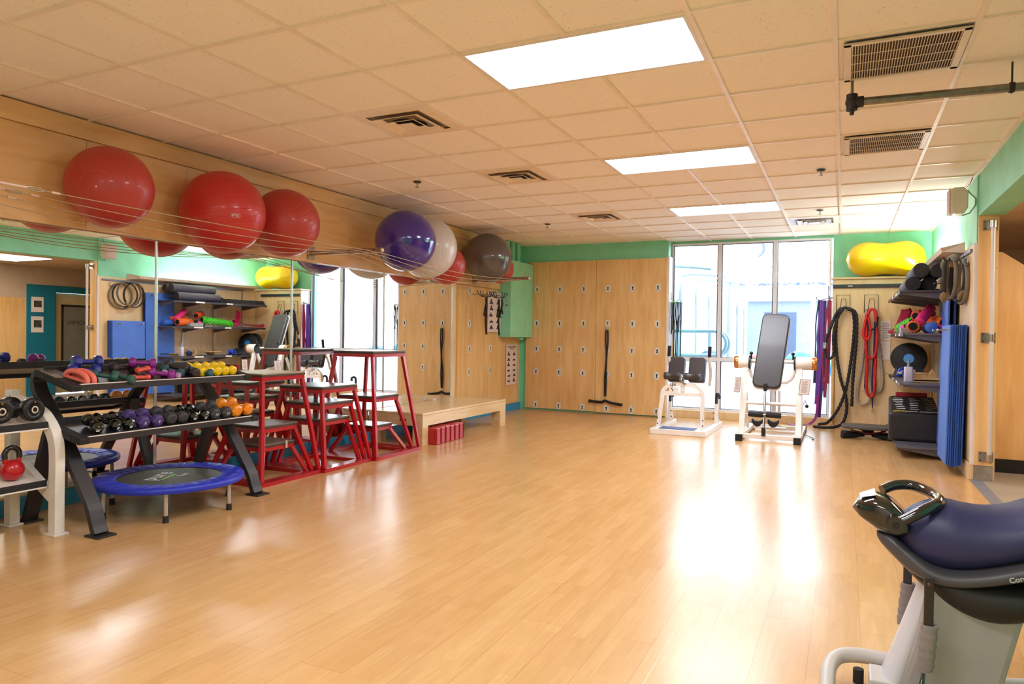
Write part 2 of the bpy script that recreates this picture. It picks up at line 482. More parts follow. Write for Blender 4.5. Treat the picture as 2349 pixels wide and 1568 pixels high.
# free-standing partition with a cut corner beyond the opening
pt = M(); pt.prism([(5.57,0.13),(6.02,0.13),(6.02,1.93),(5.88,1.95),(5.68,2.10),(5.57,2.10)], 6.0, 6.12, 'Y')
struct('trim_17', pt, ply)
struct('baseboard_alcove', M().box(5.57, 6.025, 5.99, 6.13, 0, 0.13), black_vinyl_base)
e = M(); e.box(7.9, 8.1, -4.6, 5.79, 0, 1.81)
struct('wall_alcove_side', e, ply)
e = M(); e.box(7.9, 8.1, -4.6, 5.79, 1.811, 2.42); e.box(7.9, 8.1, 5.79, 8.6, 2.065, 2.42); e.box(7.9, 8.1, 7.5, 8.6, 0, 2.065)
e.box(5.5, 8.1, 8.6, 8.7, 0, 2.42)
struct('wall_alcove', e, beige)
t = M(); t.box(7.88, 8.0, 5.79, 6.30, 0, 2.06); t.box(7.88, 8.0, 6.30, 7.5, 1.94, 2.06); t.box(7.88, 8.0, 7.42, 7.5, 0, 1.94)
struct('trim_18', t, teal, bevel=0.003)
struct('wall_front', M().box(XL-0.15, 8.1, -4.75, -4.6, 0, H+0.02), mat('cream_wall_paint', '#f0e8dc', 0.6))
struct('trim_19', M().box(3.6990, 3.7015, 0.2, 5.6, 0.0, 0.0007), mat('floor_seam_sheen', '#e6d2b8', 0.4))  # long floor seam, its sheen put into a lighter colour
for k_, (z0, z1) in enumerate(((1.555, 1.835), (1.18, 1.475))):
    t = thing('wall_picture', ('upper','lower')[k_] + ' of two small black and white pictures on the teal door surround', 'picture', (7.88, 5.97, (z0+z1)/2))
    obj('white_border', M().box(7.868, 7.879, 5.865, 6.08, z0, z1), paper, t, w=True)
    pm_ = M(); pm_.add([(7.8675,5.905,z0+.09),(7.8675,6.045,z0+.09),(7.8675,6.045,z1-.07),(7.8675,5.905,z1-.07)], [(0,1,2,3)])
    obj('photo_print', pm_, mat('grey_photo_print', '#4a4a48', 0.5, var=(22, 0.6)), t, w=True)
# washroom door in the teal frame: cream leaf with a dark-framed frosted light
d = struct('door_1', M().box(8.02, 8.06, 6.33, 7.42, 0.02, 1.94), mat('cream_door', '#d8c290', 0.5))
obj('door_jamb', M().box(7.95, 8.05, 6.30, 6.36, 0, 1.94), mat('grey_jamb', '#8d8c90', 0.5), d)
fr_ = M()
for a_ in ((6.50,6.54,0.25,1.72),(7.18,7.22,0.25,1.72),(6.50,7.22,1.68,1.72),(6.50,7.22,0.25,0.29)):
    fr_.box(8.005, 8.02, a_[0], a_[1], a_[2], a_[3])
obj('door_light_frame', fr_, mat('dark_bronze', '#33281f', 0.5), d)
pn = obj('door_light', M().box(8.012, 8.019, 6.54, 7.18, 0.29, 1.68), mat('grey_frosted_light', '#8c8a7c', 0.3), d)
text('WOMEN', 0.105, mat('grey_lettering', '#4c4a44', 0.5), frame_m((8.008, 6.82, 1.37), (0,-1,0), (0,0,1)), 'lettering', d)
obj('door_closer', M().tube([(7.97, 6.9, 1.92), (7.99, 6.98, 1.86)], 0.01, n=8), steel, d)

# mirrors on the left wall, each with a polished edge strip
my = [(-1.24, 0.289), (0.291, 1.825), (1.828, 3.352), (3.355, 4.905), (4.908, 6.515)]
ml = ['wall mirror behind the white dumbbell rack, at the left edge', 'wall mirror behind the trampoline and black dumbbell rack',
      'wall mirror behind the first red plyometric boxes', 'wall mirror behind the tallest red plyometric box',
      'wall mirror above the low wooden platform']
for (a, b_), l in zip(my, ml):
    t = thing('wall_mirror', l, 'mirror', (XL, a, 0.115), group='mirrors along the left wall')
    obj('mirror_glass', M().box(XL-0.012, XL, a, b_-0.022, 0.118, 1.962), mirror, t, w=True)
    obj('edge_strip', M().cyl((XL+0.002, b_-.011, 0.118), (XL+0.002, b_-.011, 1.962), .0105, n=14), mat('polished_strip','#e8edf0',.22,metal=.85), t, w=True)
# key-slot anchor panels
plate = mat('galvanised_plate', '#e6dfd0', 0.4)
def key_plate(root, o, ud, n_):
    """o centre, ud sideways direction, n_ outward normal (world)"""
    o = Vector(o); u = Vector(ud); nn = Vector(n_); z = Vector((0,0,1))
    def P(a, b_, c_): return o + u*a + z*b_ + nn*c_
    m = M(); ww, hh = 0.041, 0.056
    m.hexa([P(-ww,-hh,0),P(ww,-hh,0),P(ww,-hh,.006),P(-ww,-hh,.006),P(-ww,hh,0),P(ww,hh,0),P(ww,hh,.006),P(-ww,hh,.006)])
    k = obj('key_plate', m, plate, root, w=True)
    h_ = M()
    def disc(a, b_, r_, n=12):
        h_.add([P(a+r_*math.cos(2*PI*i/n), b_+r_*math.sin(2*PI*i/n), .0075) for i in range(n)], [tuple(range(n))])
    disc(0, 0.014, 0.0135); disc(0, -0.020, 0.0115)
    h_.add([P(-.006,-.02,.0075),P(.006,-.02,.0075),P(.006,.014,.0075),P(-.006,.014,.0075)], [(0,1,2,3)])
    for a in (-1,1):
        for c_ in (-1,1): disc(a*.028, c_*.040, .005, 8)
    obj('key_slot', h_, dark, k, w=True)
zs = [2.015, 1.45, 1.025, 0.643, 0.087]
pl = M()
panel = thing('anchor_panel', 'pair of tall plywood panels dotted with steel keyhole plates on far wall', 'wall panel', (0.65, 8.84, 0))
obj('panel_board', M().box(-0.55, 0.686, 8.82, 8.864, 0.03, 2.475), ply, panel, w=True, bevel=0.002)
obj('panel_board', M().box(0.690, 1.828, 8.82, 8.864, 0.02, 2.475), ply, panel, w=True, bevel=0.002)
for x in (-0.35, 0.06, 0.478, 0.886, 1.293, 1.695):
    for z in zs: key_plate(panel, (x, 8.82, z), (1,0,0), (0,-1,0))
pan2 = thing('anchor_panel', 'narrower plywood panel with keyhole plates past the mirrors, beside green cabinet', 'wall panel', (XL, 7.3, 0.12))
obj('panel_board', M().box(XL+0.001, XL+0.012, 6.64, 8.05, 0.14, 1.955), ply, pan2, w=True)
for y in (6.99, 7.67):
    for z in (1.885, 1.41, 1.035, 0.70, 0.25): key_plate(pan2, (XL+0.012, y, z), (0,1,0), (1,0,0))
# the platform
pf = thing('platform', 'low pale wooden platform with block legs below the mirrors', 'platform', (-0.27, 5.65, 0))
obj('deck', M().box(XL+0.015, 0.10, 4.60, 6.72, 0.335, 0.362), birch_y, pf, w=True, bevel=0.004)
obj('apron', M().box(0.075, 0.10, 4.60, 6.72, 0.215, 0.334), birch_y, pf, w=True)
obj('apron', M().box(XL+0.015, 0.074, 4.60, 4.63, 0.215, 0.334), birch_y, pf, w=True)
obj('apron', M().box(XL+0.015, 0.074, 6.69, 6.72, 0.215, 0.334), birch_y, pf, w=True)
for x0, x1, y0, y1 in ((-0.03,0.10,4.60,4.72),(-0.03,0.10,6.55,6.72),(-0.62,-0.50,4.64,4.76),(-0.62,-0.50,6.55,6.68),(-0.62,-0.45,5.55,5.70)):
    obj('leg', M().box(x0, x1-0.001, y0, y1, 0, 0.214), birch_y, pf, w=True)
obj('handle_slot', M().box(-0.20, -0.12, 4.594, 4.60, 0.265, 0.29), black, pf, w=True)
one('switch_box', M().box(-0.60, -0.565, 5.93, 5.965, 0.363, 0.40), white_paint, 'tiny white block standing on the wooden platform', 'box', bevel=0.003)
# green cabinet in the corner with service pipes above
cb = thing('wall_cabinet', 'pale green boxed cabinet hung in the far left corner', 'cabinet', (-0.54, 8.4, 1.215))
obj('cabinet_body', M().box(XL, -0.445, 7.95, 8.81, 1.215, 2.43), green, cb, w=True)
obj('cabinet_door', M().box(-0.443, -0.425, 7.95, 8.81, 1.215, 2.43), green_cab, cb, w=True, bevel=0.002)
for y in (8.05, 8.25, 8.45):
    one('riser_pipe', M().cyl((-0.55, y, 2.431), (-0.55, y, H), 0.045, n=16), green,
        {8.05:'green painted riser pipe above the corner cabinet, nearest the plywood soffit', 8.25:'middle green riser pipe above the corner cabinet', 8.45:'green riser pipe above the corner cabinet, nearest the far wall'}[y], 'pipe', 'green pipes above the cabinet')
one('pipe_drain', M().lathe([(0.03,0),(0.045,0.02),(0.045,0.04)], 14, (-0.5,8.5,1.17)), green, 'small green drain stub under corner cabinet', 'pipe')

# ---------------------------------------------------------------- ceiling fittings
lamp_m = mat('fluorescent_diffuser', '#f1f6ff', 0.5, emit=LAMP, var=(1, 0.001))
def light(i0, j0, label):
    x0, x1, y0, y1 = i0*G, (i0+2)*G, j0*G, (j0+1)*G
    t = thing('ceiling_light', label, 'light', ((x0+x1)/2, (y0+y1)/2, H), group='fluorescent ceiling lights')
    f = M()
    for a in ((x0+.012,x1-.012,y0+.01,y0+.03),(x0+.012,x1-.012,y1-.03,y1-.01),(x0+.012,x0+.03,y0+.03,y1-.03),(x1-.03,x1-.012,y0+.03,y1-.03)):
        f.box(a[0],a[1],a[2],a[3],H-0.002,H+0.010)
    obj('frame', f, white_paint, t, w=True)
    obj('diffuser', M().add([(x0+.03,y0+.03,H+.004),(x1-.03,y0+.03,H+.004),(x1-.03,y1-.03,H+.004),(x0+.03,y1-.03,H+.004)], [(3,2,1,0)]), lamp_m, t, w=True)
light(4, 2, 'large bright fluorescent panel nearest the camera')
light(4, 6, 'middle of the three bright fluorescent panels')
light(4, 10, 'bright fluorescent panel nearest the windows')
light(4, -2, 'fluorescent panel just behind the camera')
light(4, -6, 'fluorescent panel at the near end of the ceiling')
dm = mat('diffuser_enamel', '#f0dcc6', 0.35)
t = thing('alcove_fill_light', 'unseen fill panel added in the ceiling of the side corridor', 'light', (6.7, 4.2, 2.4))
obj('diffuser', M().box(6.2, 7.2, 3.2, 5.2, 2.392, 2.399), mat('corridor_fill_panel', '#fff4e0', 0.5, emit=5.0, var=(1,.001)), t, w=True)  # glowing panel added to brighten the corridor, not a known fixture
def diffuser(i0, j0, label, m_=dm):
    cx, cy = (i0+.5)*G, (j0+.5)*G
    t = thing('air_diffuser', label, 'ceiling vent', (cx, cy, H), group='square ceiling air diffusers')
    h_ = G/2 - 0.012
    obj('backing', M().box(cx-h_, cx+h_, cy-h_, cy+h_, H+0.006, H+0.010), mat('diffuser_throat', '#a58d74', 0.5), t, w=True)
    obj('duct', M().lathe([(0.0, H+0.0055), (0.13, H+0.0055)], 24, (cx-.03, cy+.05, 0)), dark, t, w=True)
    for nme, a, b_, z0, z1 in (('outer_frame', h_, h_-0.075, H-0.003, H+0.003), ('louvre_ring', 0.195, 0.135, H-0.002, H-0.022), ('louvre_ring', 0.118, 0.080, H-0.008, H-0.026)):
        r_ = M()
        vs = []
        for s_, z_ in ((a, z1), (b_, z0)):
            vs += [(cx-s_,cy-s_,z_),(cx+s_,cy-s_,z_),(cx+s_,cy+s_,z_),(cx-s_,cy+s_,z_)]
        r_.add(vs, [(i,(i+1)%4,4+(i+1)%4,4+i) for i in range(4)])
        obj(nme, r_, m_, t, w=True, solid=0.003)
    obj('centre_plate', M().box(cx-.06, cx+.06, cy-.06, cy+.06, H-0.028, H-0.024), m_, t, w=True)
diffuser(2, 3, 'square ceiling air diffuser nearest the camera, above the red balls')
diffuser(2, 6, 'second square ceiling air diffuser, between the red and purple balls')
diffuser(2, 10, 'square ceiling air diffuser near the plywood anchor panels')
diffuser(6, 12, 'square ceiling air diffuser right above the windows', mat('bright_diffuser', '#e9e4e6', 0.3))
def grille(x0, x1, y0, y1, label):
    t = thing('return_grille', label, 'ceiling vent', ((x0+x1)/2, (y0+y1)/2, H), group='slatted return air grilles')
    gm = mat('grille_enamel', '#ead9c2', 0.4)
    f = M()
    for a in ((x0,x1,y0,y0+.03),(x0,x1,y1-.03,y1),(x0,x0+.035,y0,y1),(x1-.035,x1,y0,y1)): f.box(a[0],a[1],a[2],a[3],H-0.012,H-0.002)
    obj('frame', f, gm, t, w=True, bevel=0.002)
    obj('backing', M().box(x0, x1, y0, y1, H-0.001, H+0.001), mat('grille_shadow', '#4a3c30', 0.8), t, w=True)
    sl = M(); n = 38
    for k in range(n):
        x = x0 + .04 + (x1-x0-.08)*k/(n-1)
        sl.hexa([(x-.002,y0+.03,H-.010),(x+.001,y0+.03,H-.010),(x+.001,y1-.03,H-.010),(x-.002,y1-.03,H-.010),
                 (x+.001,y0+.03,H-.002),(x+.004,y0+.03,H-.002),(x+.004,y1-.03,H-.002),(x+.001,y1-.03,H-.002)])
    obj('slats', sl, gm, t, w=True)
    sl = M()
    for k in range(1, 4):
        y = y0+.03+(y1-y0-.06)*k/4; sl.box(x0+.03, x1-.03, y-.002, y+.002, H-.0125, H-.010)
    obj('cross_bars', sl, gm, t, w=True)
grille(7*G+.04, 8*G-.015, 1.87, 2.43, 'slatted return air grille nearest the camera, beside the hanging pipe')
grille(7*G+.04, 8*G-.015, 3.70, 4.24, 'slatted return air grille farther back, above the wall speaker')
for x, y, l in ((0.50, 3.82, 'ceiling sprinkler head above the red balls'), (0.70, 6.70, 'ceiling sprinkler head near the corner cabinet'), (4.12, 4.74, 'ceiling sprinkler head beside the return grilles'), (4.05, 6.85, 'ceiling sprinkler head just before the window diffuser')):
    t = thing('sprinkler_head', l, 'sprinkler', (x, y, H), group='ceiling sprinkler heads')
    obj('escutcheon', M().lathe([(0.0, -0.006), (0.035, -0.004), (0.04, 0.0)], 16), darkiron, t)
    obj('sprinkler_body', M().cyl((0,0,-0.045), (0,0,-0.005), 0.008, n=8).lathe([(0.0,-0.05),(0.022,-0.05),(0.022,-0.046)], 12), steel, t)
# hanging pipe
t = thing('ceiling_pipe', 'galvanised pipe hung below the ceiling at upper right', 'pipe', (4.33, 2.42, 2.6))
P0, P1 = Vector((4.37, 2.42, 2.605)), Vector((5.37, 2.50, 2.605))
obj('pipe', M().cyl(P0, P1, 0.022), galv, t, w=True)
e = M(); e.cyl((4.35,2.42,2.605),(4.41,2.424,2.605),0.031); e.cyl((4.35,2.42,2.56),(4.35,2.42,2.65),0.030); e.ball((4.35,2.42,2.605),0.036,16)
obj('elbow_fitting', e, darkiron, t, w=True)
obj('bolt', M().cyl((4.35,2.42,2.535),(4.35,2.42,2.56),0.012,n=8), darkiron, t, w=True)
obj('drop_rod', M().cyl((4.35,2.42,2.65),(4.35,2.42,H),0.008,n=8), galv, t, w=True)
hg = M(); hg.rbar([(5.12,2.48,2.575),(5.12,2.48,H)], 0.012, 0.003, up=(0,1,0)); hg.lathe([(0.027,-0.012),(0.027,0.012)], 20, (5.12,2.48,2.605), 'X', caps=False)
obj('hanger_clip', hg, darkiron, t, w=True)
# wall speaker / detector on the right bulkhead
t = thing('wall_speaker', 'white loudspeaker on a bracket on the green wall', 'speaker', (5.37, 5.5, 2.5))
sm = mat('cream_plastic', '#d9cfbf', 0.4)
obj('speaker_body', M().prism([(5.185,2.42),(5.21,2.40),(5.29,2.40),(5.32,2.45),(5.32,2.59),(5.29,2.64),(5.21,2.64),(5.185,2.62)], 5.42, 5.62, 'Y'), sm, t, w=True, bevel=0.012)
obj('grille_face', M().box(5.172, 5.186, 5.43, 5.61, 2.41, 2.63), mat('pale_grille', '#c9b4a8', 0.6), t, w=True, bevel=0.005)
obj('bracket', M().tube([(5.28,5.5,2.39),(5.34,5.5,2.41),(5.385,5.5,2.48),(5.385,5.5,2.54),(5.32,5.5,2.62)], 0.006, n=8), steel, t, w=True)
obj('cable', M().tube(bez([(5.31,5.5,2.64),(5.34,5.5,2.68),(5.36,5.5,2.73)]), 0.003, n=6), black, t, w=True)
# support pole on the column end
t = thing('wall_pole', 'vertical steel pipe bolted to the plywood column end', 'pole', (5.48, 5.34, 0.2))
obj('pipe', M().cyl((5.50,5.335,0.215),(5.50,5.335,2.30),0.019), mat('satin_steel', '#dcd6d0', 0.35, metal=0.3), t, w=True)
for z in (0.22, 1.28, 2.28):
    m_ = M(); m_.box(5.43, 5.54, 5.397, 5.405, z-0.045, z+0.045); m_.cyl((5.50,5.335,z-.03),(5.50,5.335,z+.03),0.027); m_.cyl((5.50,5.40,z),(5.50,5.335,z),0.017)
    f_ = obj('flange', m_, steel, t, w=True, bevel=0.0)
    n_ = M()
    for dx in (-.04,.04):
        for dz in (-.03,.03): n_.lathe([(0.006,-0.003),(0.006,0.001)], 8, (5.485+dx,5.396,z+dz), 'Y')
    obj('bolt_heads', n_, darkiron, f_, w=True)
# ---------------------------------------------------------------- exercise balls on cables
def vinyl(name, col, rough=0.35, rings=True, coat=0.2):
    m = mat(name, col, rough, coat=coat, var=(2, 0.04))
    if rings:
        nt = m.node_tree; b = nt.nodes['Principled BSDF']
        tc = nt.nodes.new('ShaderNodeTexCoord'); wv = nt.nodes.new('ShaderNodeTexWave')
        wv.wave_type = 'BANDS'; wv.bands_direction = 'X'; wv.inputs['Scale'].default_value = 6.0
        wv.wave_profile = 'SIN'
        nt.links.new(tc.outputs['Object'], wv.inputs['Vector'])
        r = nt.nodes.new('ShaderNodeValToRGB'); r.color_ramp.elements[0].position = 0.0; r.color_ramp.elements[0].color = (0,0,0,1)
        r.color_ramp.elements[1].position = 0.07; r.color_ramp.elements[1].color = (1,1,1,1)
        nt.links.new(wv.outputs[0], r.inputs[0])
        bp = nt.nodes.new('ShaderNodeBump'); bp.inputs['Strength'].default_value = 0.4; bp.inputs['Distance'].default_value = 0.0045
        nt.links.new(r.outputs[0], bp.inputs['Height']); nt.links.new(bp.outputs[0], b.inputs['Normal'])
    return m
redv = vinyl('red_ball_vinyl', '#b8382e', 0.42)
redv2 = vinyl('bright_red_ball_vinyl', '#c42a24', 0.40)
balls = [
 ('big red exercise ball nearest the camera, plug facing out', redv, (-0.31, 1.18, 2.238), 0.280, (0.0,0.17,-0.91)),
 ('bright red exercise ball with a small oval logo, second in the row', redv2, (-0.26, 2.12, 2.212), 0.332, (0.0,1.35,0.5)),
 ('smaller dull red exercise ball, third in the row', redv, (-0.29, 2.86, 2.237), 0.305, (0.2,0.8,2.3)),
 ('glossy deep purple exercise ball', vinyl('purple_ball_vinyl', '#3c2590', 0.13, False, 0.8), (-0.06, 4.46, 2.27), 0.337, (0,0,0)),
 ('pearl white exercise ball behind the purple one', vinyl('pearl_ball_vinyl', '#d6cdc8', 0.3, True), (-0.24, 5.18, 2.287), 0.365, (0,0.1,0)),
 ('small red exercise ball between the white and grey ones', redv, (-0.34, 5.81, 2.14), 0.250, (0,0.4,0.2)),
 ('glossy dark grey exercise ball at the far end of the cables', vinyl('charcoal_ball_vinyl', '#5d5350', 0.22, False, 0.6), (-0.24, 6.78, 2.33), 0.345, (0,0,0.3)),
 ('red exercise ball mostly hidden behind the grey one', redv, (-0.34, 7.36, 2.23), 0.215, (0,0,0)),
]
for l, m_, c_, r_, rot in balls:
    t = thing('exercise_ball', l, 'exercise ball', c_, 0, 'exercise balls on the wall cables')
    t.rotation_euler = rot
    obj('ball_shell', M().ball((0,0,0), r_, 64), m_, t)
    obj('plug', M().lathe([(0.0,0.004),(0.006,0.003),(0.009,0.0)], 12, (r_-.001,0,0), 'X'), mat('plug_pink','#e0a090',.5) if m_ is redv else m_, t)
    if 'logo' in l:
        lg = M()
        def onb(az, el, k=1.001): return (r_*k*math.cos(el)*math.sin(az), -r_*k*math.cos(el)*math.cos(az), r_*k*math.sin(el))
        iv = Euler(rot).to_matrix().inverted()
        cen = (0.62, -0.22)
        pts = [iv @ Vector(onb(1.12+cen[0]*.0+0.11*math.cos(a), -0.19+0.05*math.sin(a)))for a in [2*PI*i/24 for i in range(24)]]
        lg.tube(pts, 0.0014, n=5, closed=True)
        lo = obj('oval_logo', lg, white_mark, t)
        o_ = Vector(onb(1.12, -0.19, 1.002)); tang = Vector((math.cos(1.12), math.sin(1.12), 0))
        mtx = iv.to_4x4() @ frame_m(o_, tang, (0,0,1))
        sm_ = M(); X0, X1, X2 = mtx.col[0].xyz, mtx.col[1].xyz, mtx.translation
        for a_, b_, w_, h_ in ((-.028,-.006,.009,.012),(-.014,.004,.014,.003),(-.008,-.008,.003,.012),(.002,-.008,.003,.015),(.009,-.008,.003,.015),(.009,.004,.012,.003),(.018,-.008,.003,.012)):
            sm_.add([X2+X0*p_+X1*q_ for p_, q_ in ((a_,b_),(a_+w_,b_),(a_+w_,b_+h_),(a_,b_+h_))], [(0,1,2,3)])
        obj('logo_strokes', sm_, white_mark, lo)
# brackets and cables
brw = mat('bracket_channel', '#a3856c', 0.4, metal=0.5)
yb = [-0.35, 3.55, 7.05]
for y, l in zip(yb, ('steel ball-rack bracket at the near end of the cables', 'steel ball-rack bracket between third red ball and purple ball', 'steel ball-rack bracket at far end by the green cabinet')):
    t = thing('cable_bracket', l, 'bracket', (-0.6, y, 2.05), group='brackets holding the ball cables')
    obj('channel', M().box(-0.59, 0.285, y-0.02, y+0.02, 2.03, 2.075), brw, t, w=True, bevel=0.003)
    obj('wall_flange', M().box(-0.599, -0.585, y-0.05, y+0.05, 1.99, 2.12), brw, t, w=True, bevel=0.003)
    obj('end_cap', M().lathe([(0.0,0.02),(0.018,0.016),(0.022,0)], 16, (0.285, y, 2.052), 'X'), chrome, t, w=True)
    e = M()
    for x in (-.3,-.1,.08,.2): e.lathe([(0.008,-0.002),(0.008,0.0)], 8, (x, y-0.0205, 2.055), 'Y')
    obj('bolts', e, darkiron, t, w=True)
ctops = [0.245, 0.15, 0.04, -0.10]
angs = [-38, -52, -66, -82]
for k in range(4):
    pts = [(ctops[k], yb[0], 2.03)]
    a = math.radians(angs[k])
    for l, m_, c_, r_, rot in balls:
        if yb[1]-0.2 < c_[1] and pts[-1][1] < yb[1]: pts.append((ctops[k], yb[1], 2.028))
        if c_[1] > 7.0: continue
        seg0, seg1 = (yb[0], yb[1]) if c_[1] < yb[1] else (yb[1], yb[2])
        u_ = (c_[1]-seg0)/(seg1-seg0); z_ = 2.028-(.01,.05,.09,.13)[k]*math.sin(PI*u_)-(.05*math.sin(PI*u_) if c_[1] > yb[1] else 0)
        if math.hypot(ctops[k]-c_[0], z_-c_[2]) < r_+.006:
            # slide outwards along the wire's own height, else under the ball
            hx = c_[0]+math.sqrt(max(0, (r_+.006)**2-(z_-c_[2])**2))
            if hx-ctops[k] < .05: pts.append((hx, c_[1], z_))
            else: pts.append((c_[0]+(r_+.006)*math.cos(a), c_[1], c_[2]+(r_+.006)*math.sin(a)))
        else: pts.append((ctops[k], c_[1], z_))
    pts.append((ctops[k], yb[2], 2.028))
    t = thing('ball_cable', ['outermost steel cable carrying the exercise balls', 'second steel cable from the outside under the balls', 'third steel cable from the outside under the balls', 'innermost steel cable under the balls'][k], 'cable', pts[0], group='cables carrying the exercise balls')
    obj('wire', M().tube(bez(pts, 6), 0.0030, n=6), mat('galvanised_wire', '#c2ad8c', 0.35, metal=0.6), t, w=True)
    # turnbuckle near the visible left end
    y0 = 0.44 - 0.06*k; f = (y0-pts[0][1])/(pts[1][1]-pts[0][1])
    p = Vector(pts[0]).lerp(Vector(pts[1]), f); d_ = (Vector(pts[1])-Vector(pts[0])).normalized()
    obj('crimp_sleeve', M().cyl(p, p+d_*0.045, 0.008, n=8), mat('alu_crimp', '#e3c7b4', 0.4, metal=0.3), t, w=True)
    rg = [p - d_*0.09 + d_*0.05*math.cos(a) + Vector((0,0,1))*0.011*math.sin(a) for a in [2*PI*i/14 for i in range(14)]]
    obj('thimble', M().tube(rg, 0.0035, n=6, closed=True), steel, t, w=True)
    obj('turnbuckle', M().cyl(p - d_*0.14, p - d_*0.30, 0.010, n=8), mat('alu_crimp', '#e3c7b4'), t, w=True)

# ---------------------------------------------------------------- black two-tier dumbbell rack
rk = mat('rack_black_powder', '#2a2527', 0.42, var=(8, 0.05))
RY0, RY1 = 0.72, 1.98
rack = thing('dumbbell_rack', 'black two-tier dumbbell rack with curved C-shaped ends', 'rack', (0, 1.35, 0))
front = [(0.285,0.012),(0.262,0.05),(0.235,0.12),(0.205,0.18),(0.10,0.33),(0.0,0.47),(-0.10,0.60),(-0.20,0.72)]
front = [(x, z) for x, z in front]
loop = [(-0.20,0.72),(-0.275,0.80),(-0.325,0.87),(-0.335,0.925),(-0.30,0.965),(-0.24,0.975),(-0.16,0.955),(0.04,0.888)]
for y in (RY0, RY1):
    pts = bez([(x, y, z) for x, z in front[:-1]+loop], 4)
    obj('curved_leg', M().rbar(pts, 0.019, 0.045, up=(1,0,0)) if False else M().rbar(pts, 0.045, 0.019, up=(0,1,0)), rk, rack, w=True, bevel=0.004)
    obj('rear_leg', M().rbar([(-0.42,y,0.012),(-0.34,y,0.22),(-0.215,y,0.57),(-0.17,y,0.66)], 0.043, 0.019, up=(0,1,0)), rk, rack, w=True, bevel=0.004)
    for x in (0.29, -0.425): 
        ft = M(); ft.box(x-0.07, x+0.06, y-0.06, y+0.06, 0, 0.012)
        obj('foot_plate', ft, rk, rack, w=True, bevel=0.002)
def shelf(x0, z0, x1, z1, name):
    m = M()
    a, b_ = RY0-0.07, RY1+0.10
    dx, dz = x1-x0, z1-z0; L = math.hypot(dx,dz); nx, nz = -dz/L, dx/L
    if nz < 0: nx, nz = -nx, -nz
    def Pq(u, h_, y): return (x0+dx*u+nx*h_, y, z0+dz*u+nz*h_)
    pl_ = M(); pl_.hexa([Pq(0,-.006,a),Pq(1,-.006,a),Pq(1,0,a),Pq(0,0,a),Pq(0,-.006,b_),Pq(1,-.006,b_),Pq(1,0,b_),Pq(0,0,b_)])
    tray = obj(name, pl_, rk, rack, w=True)
    lp = M(); lp.box(x1-.004, x1+.012, a+.06, b_-.06, z1-.030, z1+.010)
    obj('front_lip', lp, rk, tray, w=True, bevel=0.002)
    lp = M(); lp.box(x1-.003, x1+.0125, a+.062, b_-.062, z1+.0095, z1+.0145)
    obj('bright_edge', lp, mat('pale_lip_edge', '#e6dcd4', 0.4), tray, w=True)  # pale strip along the top of the front lip
    lp = M(); lp.box(x0-.012, x0+.002, a+.05, b_-.05, z0-.02, z0+.03)
    obj('rear_lip', lp, rk, tray, w=True)
    for y in (a-0.005, b_+0.005-0.07):
        ec = M(); ec.hexa([Pq(-.05,-.03,y),Pq(1.06,-.03,y),Pq(1.06,.012,y),Pq(-.05,.012,y),Pq(-.05,-.03,y+.07),Pq(1.06,-.03,y+.07),Pq(1.06,.012,y+.07),Pq(-.05,.012,y+.07)])
        obj('end_cap', ec, rubber, tray, w=True, bevel=0.006)
        if y < 1:
            sc_ = M()
            for u in (.25,.8): sc_.lathe([(0.0,-0.004),(0.010,-0.003),(0.010,0.0)], 8, (x0+dx*u, y-.0005, z0+dz*u-.01), 'Y')
            obj('bolt', sc_, black, tray, w=True)
    return Pq
TP = shelf(-0.24, 0.978, 0.09, 0.898, 'upper_tray')
LP_ = shelf(-0.16, 0.655, 0.17, 0.582, 'lower_tray')
plm = M(); plm.hexa([TP(.05,.0125,RY0-.06),TP(.55,.0125,RY0-.06),TP(.55,.014,RY0-.06),TP(.05,.014,RY0-.06),TP(.05,.0125,RY0-.015),TP(.55,.0125,RY0-.015),TP(.55,.014,RY0-.015),TP(.05,.014,RY0-.015)])
obj('maker_label', plm, mat('label_tan', '#9a8870', 0.5), rack, w=True)
tl = math.atan2(-0.082, 0.33); 
fmx = frame_m(TP(.3,.0145,RY0-.037), (TP(1,0,0)[0]-TP(0,0,0)[0],0,TP(1,0,0)[2]-TP(0,0,0)[2]), (0,1,0))
lm = M()
for u_, v_ in ((.10,.035),(.20,.030),(.30,.036),(.40,.025),(.48,.03)):
    lm.hexa([TP(u_,.0142,RY0-.054),TP(u_+.05,.0142,RY0-.054),TP(u_+.05,.0150,RY0-.054),TP(u_,.0150,RY0-.054),TP(u_,.0142,RY0-.054+v_),TP(u_+.05,.0142,RY0-.054+v_),TP(u_+.05,.0150,RY0-.054+v_),TP(u_,.0150,RY0-.054+v_)])
obj('label_print', lm, mat('label_brown', '#6b5236', 0.5), rack, w=True)

